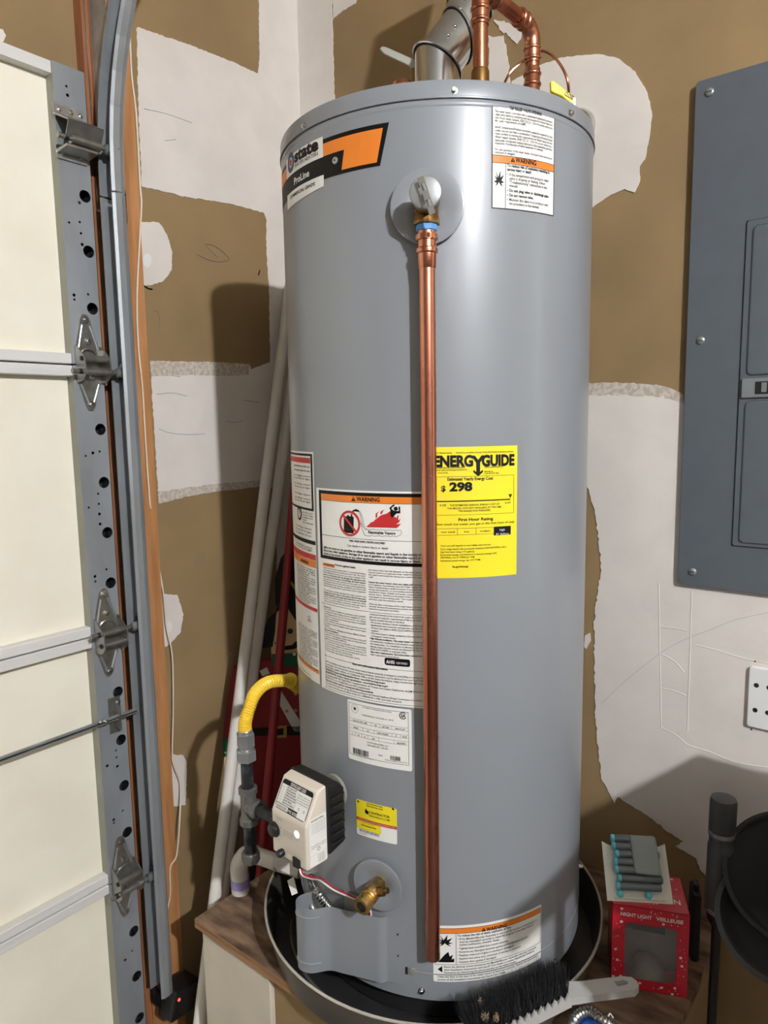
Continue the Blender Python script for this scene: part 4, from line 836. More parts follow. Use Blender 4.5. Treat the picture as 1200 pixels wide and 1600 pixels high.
# ================================================================== GAS CONTROL VALVE (part of the heater)
ph = math.radians(-94.4); gr = np.array((-math.sin(ph), math.cos(ph), 0)); go = np.array((math.cos(ph), math.sin(ph), 0)); gz = np.array((0, 0, 1.))
G0 = CAM + ray(478, 1295) * 1.171; GW, GH, GD = .0844, .0714, .044
def gp(a, b, c): return G0 + gr * a + gz * b + go * c
def bev_prism(pts, off, bev, seg=2):
    t = B().prism(pts, off); bm = bmesh.new(); vs = [bm.verts.new(v) for v in t.v]; bm.verts.ensure_lookup_table()
    for f in t.f: bm.faces.new([vs[i] for i in f])
    bmesh.ops.recalc_face_normals(bm, faces=bm.faces[:]); bmesh.ops.dissolve_limit(bm, angle_limit=.01, verts=bm.verts[:], edges=bm.edges[:])
    bmesh.ops.bevel(bm, geom=bm.edges[:], offset=bev, segments=seg, affect='EDGES', profile=.6); bm.verts.index_update()
    r = B().add([v.co[:] for v in bm.verts], [[v.index for v in f.verts] for f in bm.faces]); bm.free(); return r
SLB, SLC = .048, -.026
gv = obj('gas_control_valve', bev_prism([gp(-GW, -GH, 0), gp(-GW, 0, 0), gp(-GW, SLB, SLC), gp(-GW, SLB + .004, -GD), gp(-GW, -GH, -GD)], gr * GW, .005, 3), MT['beige'], wh)
obj('valve_back', bev_prism([gp(-GW - .002, -GH + .008, -GD + .002), gp(-GW - .002, SLB + .006, -GD + .002), gp(-GW - .002, SLB + .002, -GD - .022), gp(-GW - .002, SLB - .012, -GD - .034), gp(-GW - .002, -GH + .018, -GD - .034)], gr * (GW + .006), .005, 2), MT['blackplastic'], gv)
for b in (-.045, -.03, -.015, 0, .015, .03): obj('cooling_rib', B().rbox((-.001, -.0012, -.0135), (.0035, .0012, .0135), .0005, 1, Matrix.Translation(V3(gp(.005, b, -GD - .016))) @ Matrix(((gr[0], 0, -go[0], 0), (gr[1], 0, -go[1], 0), (0, 1, 0, 0), (0, 0, 0, 1)))), MT['blackplastic'], gv)
obj('valve_neck', B().cyl(gp(-GW / 2, -.012, -GD - .03), gp(-GW / 2, -.012, -GD - .055), .02), MT['dbrass'], gv)
obj('neck_gasket', B().lathe(gp(-.020, .022, -GD - .034), go, [(.018, -.006), (.026, -.003), (.026, .002), (.016, .003)], 32), MT['stileside'], gv)
ks = gp(-GW + .008, -.031, 0)
obj('dial', B().lathe(ks, go, [(.0125, 0), (.0125, .002), (.0105, .003), (.0100, .007), (.0085, .008), (.0001, .0082)], 28), MT['blackplastic'], gv)
obj('igniter_button', B().lathe(gp(-GW + .026, -GH + .009, 0), go, [(.006, 0), (.006, .008), (.0045, .010), (.0001, .010)], 18), MT['blackplastic'], gv)
obj('status_light', B().lathe(gp(-.022, -.018, -.0005), go, [(.0058, 0), (.0058, .0012), (.004, .002), (.0001, .0024)], 24), MT['lens'], gv)
obj('cable_notch', B().box(*(lambda q: (q - .008, q + .008))(gp(-.024, -GH + .006, -.006))), MT['black'], gv)
obj('tube_ferrule', B().cyl(gp(-.012, -GH + .004, -.02), gp(-.012, -GH - .012, -.02), .009, n=6, smooth=False), MT['galv'], gv)
sv = np.array(gp(0, SLB, SLC) - gp(0, 0, 0)); sl = np.linalg.norm(sv); sv = sv / sl
SP = PlaneSurf(gp(-GW, 0, 0), gr, sv); pr = Print(SP)
m = .006; L_, Hh = GW - 2 * m, sl - 2 * m + .002
pr.rrect((m, m), (m + L_, m + Hh), .005, 'ink', .0003)
pr.poly([(m + .0012, m + .0075), (m + .030, m + .0075), (m + .030, m + .0012), (m + .0012, m + .0012)], 'white', .0005)
pr.rect((m + .0012, m + .0085), (m + L_ - .0012, m + Hh - .0075), 'white', .0005); pr.rect((m + .052, m + .0012), (m + L_ - .0012, m + .0086), 'white', .0005)
pr.text('STATUS LIGHT CODE', m + .019, m + Hh - .0062, .036, .0046, 'whiteink', .0005, True); pr.text('4" W.C. OUTLET', m + .031, m + .0018, .021, .0040, 'whiteink', .0005, True)
for i in range(7): pr.rect((m + .0012, m + .0100 + i * .0038), (m + .041, m + .0102 + i * .0038), 'ink', .0007)
for x in (.007, .0135): pr.rect((m + x, m + .0085), (m + x + .0003, m + .0370), 'ink', .0007)
for i, t in enumerate(('Off, control OFF', 'Normal operation', 'Weak pilot signal', 'Insufficient water heating', 'Tank temperature too high', 'Sensor failure', 'Electronics failure')): pr.text(t, m + .0145, m + .0108 + (6 - i) * .0038, min(.026, .0014 * len(t)), .0022, 'ink', .0007, True)
for i, t in enumerate(('Flashes repeat every', 'three seconds. Turn', 'to pilot and hold', 'until light flashes')): pr.text(t, m + .0435, m + .031 - i * .0036, .026, .0020, 'ink', .0007)
pr.rect((m + .042, m + .0085), (m + .0424, m + Hh - .0075), 'ink', .0007)
for x in (.052, .064): pr.ring((m + x, m + .013), .0014, .002, 'ink', .0007, n=10)
for i in range(14): pr.rect((m + .003 + i * .0018, m + .0022), (m + .0038 + i * .0018, m + .0062), 'ink', .0007)
pr.build(gv)
pr = Print(PlaneSurf(gp(0, -GH, 0), -go, gz)); pr.rrect((.006, .004), (GD - .003, .082), .002, 'white', .0003)
pr.rect((.006, .0215), (GD - .003, .0217), 'greyink', .0005)
pr.text('HONEYWELL', .010, .076, .026, .0026, 'ink', .0005, True)
for i in range(5): pr.text('control model and date code', .010, .071 - i * .0036, .028, .0018, 'greyink', .0005)
for i in range(2): pr.text('assembled in mexico', .009, .036 - i * .0034, .03, .0019, 'ink', .0005)
pr.ring((.024, .0285), .0022, .003, 'ink', .0005, n=14)
for i in range(4): pr.text('0123-4567', .022, .017 - i * .0034, .014, .0020, 'ink', .0005)
pr.build(gv)
pr = Print(PlaneSurf(gp(-GW, -GH, 0), gr, gz)); pr.text('HONEYWELL', .037, .014, .034, .0058, 'beige', .0006, True)
pr.text('WATER TEMPERATURE', .012, .0632, .02, .0016, 'greyink', .0005); pr.text('ADJUSTMENT', .014, .0605, .014, .0016, 'greyink', .0005)
for i, t in enumerate(('Temperature setting', 'Turn knob to light', 'See instructions', 'before operating')): pr.text(t, .029, .048 - i * .0028, .024, .0016, 'greyink', .0005)
for a in range(-60, 240, 45): c = (.009 + .0165 * math.cos(math.radians(a)), .0404 + .0165 * math.sin(math.radians(a))); pr.disc(c, .0009, 'greyink', .0005, 8)
pr.text('STATUS', .0575, .0435, .009, .0014, 'greyink', .0005)
pr.build(gv)

# ================================================================== GAS LINE
g0 = atD((388, 1250), 1.2); gx, gy = g0[0], g0[1]
gl = thing('gas_supply_line', 'yellow corrugated gas connector on black iron pipe with tee', 'gas pipe', (gx, gy, .66))
zn_ = atD((387, 1148), 1.2)[2]
e1_ = atD((453, 1063), 1.33)
P = smoothpath([(gx, gy, zn_ + .002), (gx, gy, zn_ + .022), atD((389, 1108), 1.205), atD((399, 1083), 1.225), atD((420, 1066), 1.265), e1_], 64)
obj('yellow_hose', B().tube(P, [.0106 + .0015 * math.sin(i * 2 * math.pi / 8.5) for i in range(len(P))], 18), MT['yplast'], gl, sharp=False)
e2_ = atD((463, 1069), 1.36)
obj('yellow_nut', B().cyl(e1_, e2_, .0150, .0150, 14), MT['yplast'], gl)
obj('yellow_elbow', B().tube(smoothpath([e2_, atD((466, 1073), 1.385), atD((480, 1068), 1.42), atD((500, 1064), 1.46)], 5), .0135, 14), MT['yplast'], gl)
def zat(y): return atD((388, y), 1.2)[2]
def hexn(z0, z1, r): return B().lathe((gx, gy, z0), (0, 0, 1), [(r * .88, 0), (r, .0015), (r, z1 - z0 - .0015), (r * .88, z1 - z0)], 6, False)
obj('flare_nut', hexn(zat(1166), zat(1144), .0160).lathe((gx, gy, zat(1144)), (0, 0, 1), [(.0125, 0), (.0125, .004), (.011, .006)], 20), MT['galv'], gl)
obj('hex_adapter', hexn(zat(1188), zat(1170), .0175).lathe((gx, gy, zat(1170)), (0, 0, 1), [(.011, 0), (.011, .006)], 20), MT['galv'], gl)
obj('black_nipple', B().cyl((gx, gy, zat(1236)), (gx, gy, zat(1184)), .0107), MT['blackiron'], gl)
zt0, zt2 = zat(1287), zat(1229); zm = (zt0 + zt2) / 2
bd = gp(-GW, -.012, -GD * 1.1); bd[2] = zm + .010; dirb = bd - np.array((gx, gy, zm)); lb_ = np.linalg.norm(dirb); dirb = dirb / lb_
tee = obj('tee', B().lathe((gx, gy, zt0), (0, 0, 1), [(.014, 0), (.0165, .001), (.0165, .011), (.0138, .013), (.0138, zt2 - zt0 - .013), (.0165, zt2 - zt0 - .011), (.0165, zt2 - zt0 - .001), (.014, zt2 - zt0)], 24).lathe((gx, gy, zm), dirb, [(.0138, 0), (.0138, .018), (.0165, .020), (.0165, .030), (.0125, .031)], 24), MT['greyiron'], gl)
obj('side_nipple', B().cyl((gx, gy, zm), bd + dirb * .004, .0107), MT['blackiron'], gl)
obj('lower_nipple', B().cyl((gx, gy, zat(1330)), (gx, gy, zat(1285)), .0107), MT['blackiron'], gl)
zc0 = zat(1350); obj('drip_cap', B().lathe((gx, gy, zc0), (0, 0, 1), [(.008, 0), (.0155, .005), (.0165, .008), (.0165, .022), (.015, .024)], 8, False), MT['greyiron'], gl)

# ================================================================== FLUE, COPPER WATER LINES
fl_ = thing('flue_vent', 'shiny galvanized vent elbow rising from heater top', 'vent pipe', (.652, -.331, ZTOP))
def gore(p0, p1, n0, n1, r0, r1, name):
    p0, p1 = V3(p0), V3(p1); ax_ = (p1 - p0).normalized(); a, b, c = frame(ax_); n0, n1 = V3(n0).normalized(), V3(n1).normalized(); vs = []; N = 40
    for (q, nn, r) in ((p0, n0, r0), (p0 + ax_ * 0, n0, r0), (p1, n1, r1)):
        for k in range(N):
            th = 2 * math.pi * k / N; e = a * math.cos(th) + b * math.sin(th); pnt = p0 + e * r
            t = ((q - pnt).dot(nn)) / ax_.dot(nn); vs.append(pnt + ax_ * t)
    vs = vs[:N] + vs[2 * N:]; return obj(name, B().add(vs, [(k, (k + 1) % N, N + (k + 1) % N, N + k) for k in range(N)], True), MT['vent'], fl_)
def bead(p, nn, r, ax_):
    p, nn, ax_ = V3(p), V3(nn).normalized(), V3(ax_).normalized(); a, b, c = frame(ax_); Q = []
    for k in range(41):
        th = 2 * math.pi * k / 40; pt = p + (a * math.cos(th) + b * math.sin(th)) * r; Q.append(pt + ax_ * ((p - pt).dot(nn) / ax_.dot(nn)))
    obj('swivel_bead', B().tube(Q, .0024, 8, False), MT['vent'], fl_); obj('seam_gap', B().tube([q - ax_ * .003 for q in Q], .0010, 6, False), MT['black'], fl_)
F0 = np.array((.652, -.331, ZTOP - .004)); rt = np.array((cR[0], cR[1], 0)); rt = rt / np.linalg.norm(rt); bk = np.array((-rt[1], rt[0], 0))
tilt = rt * .85 + bk * .35; tilt = tilt / np.linalg.norm(tilt)
def dirt(a): return np.array((0, 0, 1)) * math.cos(math.radians(a)) + tilt * math.sin(math.radians(a))
f1 = F0 + (0, 0, .146); d1 = dirt(38); f2 = f1 + d1 * .062; d2 = dirt(26); f3 = f2 + d2 * .055; d3 = dirt(10); f4 = f3 + d3 * .25
up = np.array((0, 0, 1.)); n1_, n2_, n3_ = dirt(34), dirt(58), dirt(14)
n1_ = dirt(19 + 10); n2_ = dirt(62); n3_ = dirt(20)
gore(F0, f1, up, n1_, .0375, .0375, 'collar'); gore(f1, f2, n1_, n2_, .039, .039, 'lower_gore'); gore(f2, f3, n2_, n3_, .0375, .0375, 'middle_gore'); gore(f3, f4, n3_, up, .039, .039, 'upper_gore')
bead(f1, n1_, .0388, up); bead(f2, n2_, .0402, d1); bead(f3, n3_, .0388, d2)
for k, (q, d) in enumerate(((f1 + d1 * .022, d1), (f1 + d1 * .042, d1), (f2 + d2 * .016, d2), (f2 + d2 * .038, d2))):
    e = CAM - q; e = e - d * (e @ d); e = e / np.linalg.norm(e); e = e * .93 - rt * .35; e = e - d * (e @ d); e /= np.linalg.norm(e)
    obj('rivet', B().ball(q + e * .0388, .0034, 10), MT['chrome'], fl_)

ax_, ay_, bx_, by_ = .783, -.410, .790, -.257
cu = thing('copper_water_line', 'bright copper pipe loop bridging two risers on heater lid', 'copper pipe', (ax_, ay_, ZTOP))
RP = .0111; zE = 2.070
obj('brass_nipple', B().lathe((ax_, ay_, ZTOP - .006), (0, 0, 1), [(.0125, 0), (.0135, .002), (.0135, .066), (.012, .070)], 20), MT['dbrass'], cu)
obj('riser', B().cyl((ax_, ay_, ZTOP + .02), (ax_, ay_, zE), RP), MT['copper'], cu)
obj('riser', B().cyl((bx_, by_, ZTOP + .0), (bx_, by_, zE), RP), MT['copper'], cu)
dab = np.array((bx_ - ax_, by_ - ay_, 0)); lab = np.linalg.norm(dab); dab = dab / lab
def elbow(x, y, s):
    c = np.array((x, y, zE)) + dab * s * .024; Q = [c - dab * s * .024 * math.cos(t) + up * .024 * math.sin(t) for t in [math.pi / 2 * k / 8 for k in range(9)]]
    Q = [np.array((x, y, zE - .030))] + Q + [Q[-1] + dab * s * .024]
    R_ = [.0128] + [.0130] * 9 + [.0128]; e = obj('elbow', B().tube(Q, R_, 20), MT['copper'], cu)
    for (q, d) in (((x, y, zE - .024), (0, 0, 1)), ((x, y, zE - .008), (0, 0, 1)), (Q[-1] - dab * s * .006, dab), (Q[-1] - dab * s * .02, dab)):
        obj('crimp_bead', B().lathe(V3(q) - V3(d) * .003, d, [(.0128, 0), (.0146, .0015), (.0150, .003), (.0146, .0045), (.0128, .006)], 20), MT['copper'], e)
elbow(ax_, ay_, 1); elbow(bx_, by_, -1)
obj('cross_pipe', B().cyl(np.array((ax_, ay_, zE + .024)) + dab * .03, np.array((bx_, by_, zE + .024)) - dab * .03, RP), MT['copperold'], cu)
cp = obj('coupling', B().lathe((bx_, by_, ZTOP + .01), (0, 0, 1), [(.0125, 0), (.0128, .106), (.0118, .108)], 20), MT['copper'], cu)
for z in (.082, .098): obj('crimp_bead', B().lathe((bx_, by_, ZTOP + .007 + z), (0, 0, 1), [(.0128, 0), (.0146, .0015), (.0150, .003), (.0146, .0045), (.0128, .006)], 20), MT['copper'], cp)
tag(obj('thin_copper_tube', B().tube(smoothpath([atD((772, 200), 1.40), atD((790, 126), 1.365), atD((815, 98), 1.365), atD((843, 80), 1.352), atD((862, 86), 1.352), atD((878, 105), 1.352), atD((887, 128), 1.352), atD((889, 160), 1.365), atD((889, 230), 1.36)], 6), .0024, 8), MT['copper'], loc=atD((889, 230), 1.36)), 'thin bent copper tube arching behind the lid', 'copper tube')
# shutoff valve with yellow handle
yv = thing('yellow_handle_valve', 'small shutoff valve with yellow lever behind heater lid', 'valve', atD((897, 175), 1.33))
q = [(860, 127), (864, 125), (880, 137), (896, 150), (897, 162), (893, 163), (878, 150), (866, 145), (861, 142)]
a = atD((862, 130), 1.33); dpl = np.array((cF[0], cF[1], 0)); dpl /= np.linalg.norm(dpl)
def onV(p, pt):
    d = ray(*p); t = ((np.array(pt) - CAM) @ dpl) / (d @ dpl); return CAM + d * t
hd = obj('lever_handle', bev_prism([onV(p, a) for p in q], dpl * .008, .0012, 1), MT['yellow'], yv)
YS = PlaneSurf(onV((879, 150), a) - dpl * .0002, (onV((896, 161), a) - onV((879, 150), a)) / np.linalg.norm(onV((896, 161), a) - onV((879, 150), a)), (0, 0, 1)); YS.ev = np.cross(-dpl, YS.eu); YS.n = -dpl
pq = Print(YS); pq.text('CLOSE', .001, .003, .017, .0062, 'ink', .0003, True); pq.build(hd)
obj('handle_end', B().prism([onV(p, a) for p in ((896, 151), (899, 153), (899, 166), (896, 164))], dpl * .006), MT['galv'], yv)
obj('valve_body', B().cyl(onV((893, 170), a) + dpl * .004, onV((893, 240), a) + dpl * .004, .010), MT['dbrass'], yv)
# escutcheon on the wall
tag(obj('pipe_escutcheon', B().lathe((.755, 0, 2.021), (0, -1, 0), [(.039, 0), (.038, .006), (.034, .014), (.031, .016), (.028, .012), (.028, .002)], 40), MT['chrome'], loc=(.755, 0, 2.021)), 'chrome round pipe collar on the wall behind lid', 'pipe collar')
# ball valve behind the flue
bvv = thing('lever_valve', 'copper and steel ball valve with grey lever behind flue', 'valve', atD((640, 140), 1.45))
a = atD((620, 90), 1.45)
obj('lever_handle', bev_prism([onV(p, a) for p in ((593, 76), (597, 72), (603, 73), (648, 93), (652, 112), (646, 116), (640, 103), (600, 84))], dpl * .004, .001, 1), MT['stileside'], bvv)
c = onV((629, 134), a); obj('union_cap', B().lathe(c - (0, 0, .012), (0, 0, 1), [(.022, 0), (.0225, .008), (.018, .017), (.010, .021), (.0001, .022)], 10, False), MT['copper'], bvv)
obj('valve_body', B().cyl(c - (0, 0, .012), c - (0, 0, .2), .013), MT['copper'], bvv)
obj('valve_stem', B().cyl(onV((648, 108), a), onV((648, 150), a), .006), MT['dbrass'], bvv)
obj('wall_stub', B().cyl(c - (0, 0, .19), (c[0], 0, c[2] - .19), .0111), MT['copper'], bvv)

# ---- relief discharge line
zt3, zb3 = onC((671, 400), HR + PO)[2], onC((677, 1496), HR + PO)[2]
dl = thing('relief_discharge_pipe', 'long vertical copper discharge pipe down the heater front', 'copper pipe', (pc[0], pc[1], zb3))
zv0 = zv - .028
obj('thread_tape', B().lathe((pc[0], pc[1], zv0), (0, 0, -1), [(.0135, 0), (.0145, .001), (.0145, .0075), (.0135, .0085)], 9, False), MT['tape'], dl)
ad = obj('male_adapter', B().lathe((pc[0], pc[1], zv0 - .008), (0, 0, -1), [(.0122, 0), (.0122, .004), (.0145, .005), (.0145, .012), (.0125, .013), (.0128, .028), (.0122, .048), (.0115, .049)], 24), MT['copper'], dl)
obj('hex_collar', B().lathe((pc[0], pc[1], zv0 - .013), (0, 0, -1), [(.0145, 0), (.0152, .001), (.0152, .006), (.0145, .007)], 8, False), MT['copper'], ad)
obj('crimp_bead', B().lathe((pc[0], pc[1], zv0 - .030), (0, 0, -1), [(.0128, 0), (.0148, .0015), (.0150, .004), (.0148, .0065), (.0128, .008)], 24), MT['copper'], ad)
obj('long_tube', B().lathe((pc[0], pc[1], zb3), (0, 0, 1), [(.0098, .004), (.0098, 0), (RP, 0), (RP, zv0 - .05 - zb3)], 28), MT['copperold'], dl)

# ================================================================== PLATFORM AND PAN
PZ = .495
plat = thing('heater_platform', 'raised drywall platform with weathered plywood top under heater', 'platform', (.68, -.31, 0))
obj('plywood_top', B().box((.265, -.629, PZ - .019), (1.09, -.001, PZ)), MT['ply'], plat)
obj('edge_band', B().box((.2645, -.6295, PZ - .0188), (1.0905, -.628, PZ - .0015)).box((.2642, -.6292, PZ - .0188), (.2655, -.002, PZ - .0015)), MT['plyedge'], plat)
obj('drywall_box', B().box((.285, -.612, 0), (1.072, -.002, PZ - .019)), MT['tan'], plat)
xb = onY((424, 1560), -.62)[0]
obj('front_skim_coat', B().rbox((.279, -.622, 0), (xb, -.610, PZ - .0195), .002, 1), MT['platwhite'], plat); obj('side_skim_coat', B().box((.278, -.6215, 0), (.2865, -.004, PZ - .0195)), MT['platwhite'], plat)
PCX, PCY, PR_ = .634, -.344, .32
pan_ = thing('drain_pan', 'round grey metal drain pan under the water heater', 'drain pan', (PCX, PCY, PZ + .001))
obj('pan_wall', B().lathe((PCX, PCY, PZ), (0, 0, 1), [(.305, .0005), (.3195, .064), (.3165, .064), (.302, .0035), (.302, .0005)], 96), MT['pan'], pan_)
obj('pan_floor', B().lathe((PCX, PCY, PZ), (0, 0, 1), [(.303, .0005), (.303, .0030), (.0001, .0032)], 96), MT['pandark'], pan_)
obj('rolled_rim', B().tube([(PCX + .3185 * math.cos(2 * math.pi * k / 96), PCY + .3185 * math.sin(2 * math.pi * k / 96), PZ + .0645) for k in range(97)], .0024, 8, False), MT['rim'], pan_)
obj('floor_ridge', B().tube([(PCX + .272 * math.cos(t), PCY + .272 * math.sin(t), PZ + .0035) for t in [math.radians(-140 + k * 2.5) for k in range(33)]], .004, 8), MT['pan'], pan_)

# pan drain, white pvc elbow
pe = thing('pan_drain_elbow', 'white plastic drain elbow with purple primer behind gas pipe', 'drain pipe', atD((376, 1386), 1.395))
P = smoothpath([onZ((376, 1392), PZ + .001), atD((375, 1372), 1.395), atD((374, 1352), 1.39), atD((385, 1336), 1.38), atD((402, 1336), 1.37)], 7)
obj('elbow', B().tube(P, .0185, 18), MT['pvcgrey'], pe); obj('drain_tube', B().tube([atD((400, 1336), 1.37), atD((440, 1350), 1.34), atD((470, 1360), 1.32)], .016, 16), MT['pvcgrey'], pe)
obj('primer_band', B().tube([atD((375.5, 1384), 1.395), atD((374.8, 1370), 1.395)], .0189, 18), MT['purple'], pe)
pr = Print(PlaneSurf(atD((424, 1362), 1.27), gr, gz)); tagq = B().prism([atD(p, 1.27) for p in ((426, 1338), (452, 1345), (453, 1367), (441, 1360), (425, 1357))], (.0003, -.0004, 0)); tg_ = obj('paper_tag', tagq, MT['card'], pe)
pr.text('rheL', .007, .009, .012, .006, 'ink', .0012, True); pr.build(tg_)

# ================================================================== THINGS IN THE CORNER
def pole(name, a, b, r, m, label, cat, group=None, marks=None):
    t = thing(name, label, cat, a, group); obj('tube', B().lathe(a, np.array(b) - np.array(a), [(r * .86, .002), (r * .86, 0), (r, 0), (r, np.linalg.norm(np.array(b) - np.array(a))), (r * .86, np.linalg.norm(np.array(b) - np.array(a)))], 24), MT[m], t); return t
A = np.array((.2, -.584, .208)); Bq = np.array((.03, -.1, 1.737)); D_ = Bq - A
def zpt(t): return A + D_ * t
p1a, p1b = zpt(-.208 / D_[2] + .002), zpt(1.05)
pole('pvc_pipe', p1a, p1b, .0138, 'pvc', 'white plastic pipe leaning in corner, the left one of two', 'plastic pipe', 'leaning plastic pipes')
A2 = onX((348, 1400), .125); B2 = onX((443, 700), .062); D2 = B2 - A2
p2a, p2b = A2 - D2 * ((A2[2] - .003) / D2[2]), A2 + D2 * 1.45
pp2 = pole('pvc_pipe', p2a, p2b, .0138, 'pvc', 'white plastic pipe leaning in corner, nearer the water heater, with printed marks', 'plastic pipe', 'leaning plastic pipes')
A3 = onX((423, 1180), .190); B3 = onX((448, 900), .155); D3 = B3 - A3
pole('red_pole', A3 - D3 * ((A3[2] - .003) / D3[2]), A3 + D3 * 1.9, .0105, 'redpaint', 'dark red pole leaning behind the yellow gas connector', 'pole')

# wooden toy soldier decoration standing across the corner
o_s = np.array((.215, -.150, 0.)); eu_ = np.array((cR[0], cR[1], 0)); eu_ /= np.linalg.norm(eu_); nn_ = np.array((-cF[0], -cF[1], 0)); nn_ /= np.linalg.norm(nn_)
def sol(p, off=0.):
    d = ray(*p); t = ((o_s + nn_ * off - CAM) @ nn_) / (d @ nn_); return CAM + d * t
ns = thing('wooden_soldier', 'painted wooden toy soldier board in red coat behind heater', 'decoration', (o_s[0], o_s[1], 0))
def flat(name, px, m, off, th=.006, parent=None): return obj(name, B().prism([sol(p, off) for p in px], nn_ * th), MT[m], parent or ns)
zf0 = sol((430, 1600))
flat('coat', [(398, 1030), (470, 1025), (520, 1040), (530, 1330), (390, 1330), (392, 1150)], 'redpaint', 0, .014)
flat('legs', [(392, 1328), (528, 1328), (527, 1640), (395, 1640)], 'blackplastic', 0, .014)
flat('coat_collar', [(425, 1022), (470, 1020), (520, 1024), (520, 1042), (470, 1040), (425, 1040)], 'greenpaint', .014, .003)
hd = flat('face', [(426, 1030), (424, 1000), (428, 965), (440, 945), (470, 935), (500, 945), (515, 985), (510, 1030)], 'skin', .001, .012)
flat('hair', [(410, 1012), (412, 985), (420, 965), (432, 955), (430, 985), (426, 1010)], 'black', .012, .004)
flat('fringe', [(430, 958), (440, 950), (450, 950), (466, 975), (480, 985), (520, 975), (520, 930), (440, 930)], 'black', .013, .003)
flat('hat', [(432, 945), (430, 905), (440, 870), (455, 850), (530, 850), (530, 945), (475, 938)], 'black', 0, .012)
flat('hat_band', [(452, 905), (454, 912), (470, 935), (490, 945), (490, 936), (468, 922)], 'gold', .012, .003)
ey = sol((453.5, 986), .016); obj('eye', B().lathe(ey, nn_, [(.0065, 0), (.0065, .001), (.0001, .0015)], 18), MT['black'], hd); obj('eye_glint', B().lathe(sol((453.5, 985), .018), nn_, [(.0018, 0), (.0001, .0006)], 10), MT['blue'], hd)
flat('moustache', [(428, 1003), (440, 1010), (456, 1008), (462, 1002), (470, 1002), (470, 1010), (458, 1014), (440, 1016)], 'black', .013, .002, hd)
flat('strap', [(406, 1048), (417, 1042), (422, 1052), (410, 1056)], 'white', .014, .003); flat('strap', [(436, 1082), (440, 1080), (470, 1128), (470, 1143), (460, 1142), (434, 1095)], 'white', .014, .003)
flat('belt', [(395, 1138), (470, 1134), (525, 1136), (525, 1150), (470, 1148), (395, 1149)], 'black', .014, .003); flat('buckle', [(427, 1134), (448, 1133), (448, 1152), (427, 1153)], 'gold', .017, .002); flat('buckle_hole', [(431, 1139), (443, 1138), (443, 1148), (431, 1149)], 'black', .019, .001)
for c in ((460, 1022), (448, 1111), (462, 1084), (462, 1110)):
    q = sol(c, .0165 if c[1] > 1030 else .0172); obj('button', B().lathe(q, nn_, [(.0045, 0), (.004, .0012), (.0001, .0016)], 14), MT['outlet' if c[1] < 1050 else 'gold'], ns)
arm = flat('arm', [(366, 1040), (372, 1040), (385, 1060), (398, 1035), (396, 1080), (368, 1150), (349, 1150), (356, 1100)], 'redpaint', -.002, .012)
cf = flat('cuff', [(349, 1150), (366, 1150), (361, 1178), (343, 1180)], 'greenpaint', -.001, .013)
for c in ((360, 1157), (358, 1167), (352, 1176)): obj('cuff_dot', B().lathe(sol(c, .012), nn_, [(.0022, 0), (.0018, .0008), (.0001, .001)], 10), MT['outlet'], cf)
flat('hand', [(344, 1180), (360, 1179), (357, 1196), (350, 1206), (344, 1200)], 'skin', -.001, .012)
# ================================================================== BREAKER PANEL, OUTLET
bp_ = thing('breaker_panel', 'dark grey electrical breaker panel with hinged door on wall', 'breaker panel', (1.16, 0, 1.145))
def rrect3(x0, x1, z0, z1, r, y): 
    P = []
    for cx, cz, t0 in ((x1 - r, z1 - r, 0), (x0 + r, z1 - r, 90), (x0 + r, z0 + r, 180), (x1 - r, z0 + r, 270)): P += [(cx + r * math.cos(math.radians(t0 + k * 18)), y, cz + r * math.sin(math.radians(t0 + k * 18))) for k in range(6)]
    return P
px0, px1, pz0, pz1 = .9785, 1.345, 1.145, 2.040; dx0, dx1, dz0, dz1 = 1.0715, 1.262, 1.229, 1.790
obj('cover', bev_prism(rrect3(px0, px1, pz0, pz1, .007, -.0025), (0, -.009, 0), .0012, 2), MT['panelgrey'], bp_)
obj('door_gap', B().box((dx0 - .0012, -.0121, dz0 - .0012), (dx1 + .0012, -.0112, dz1 + .0012)), MT['black'], bp_)
dr = obj('door', bev_prism(rrect3(dx0, dx1, dz0, dz1, .004, -.0112), (0, -.0032, 0), .001, 2), MT['panelgrey'], bp_)
lz0, lz1 = onY((1160, 622), -.014)[2], onY((1160, 592), -.014)[2]
for a, c in ((dz0 + .007, lz0 - .006), (lz1 + .006, dz1 - .010)):
    obj('embossed_field', bev_prism(rrect3(dx0 + .011, dx1 - .011, a, c, .008, -.0142), (0, -.0024, 0), .0022, 2), MT['panelgrey'], dr)
lt = obj('latch', B().rbox((dx0 + .004, -.0185, lz0), (dx0 + .072, -.0140, lz1), .001, 1), MT['latchgrey'], dr)
obj('latch_slot', B().box((dx0 + .026, -.0192, lz0 + .006), (dx0 + .06, -.0183, lz1 - .006)), MT['black'], lt); obj('latch_tab', B().box((dx0 + .036, -.021, lz0 + .009), (dx0 + .044, -.0185, lz1 - .008)), MT['latchgrey'], lt)
for p in ((1109, 144), (1095, 532), (1082, 893)):
    q = onY(p, -.0115)
    for x in (q[0], px1 - (q[0] - px0)):
        s_ = obj('cover_screw', B().lathe((x, -.0115, q[2]), (0, -1, 0), [(.0072, 0), (.0066, .002), (.004, .0036), (.0001, .004)], 20), MT['galv'], bp_)
        obj('screw_slot', B().box((x - .0045, -.0158, q[2] - .0007), (x + .0045, -.0146, q[2] + .0007)), MT['blackiron'], s_)
ow = thing('outlet_cover', 'white plastic outlet cover plate under the breaker panel', 'outlet', (1.143, 0, .895))
oq = obj('plate', bev_prism(rrect3(1.108, 1.178, .895, 1.0095, .006, -.0012), (0, -.008, 0), .0028, 3), MT['outlet'], ow)
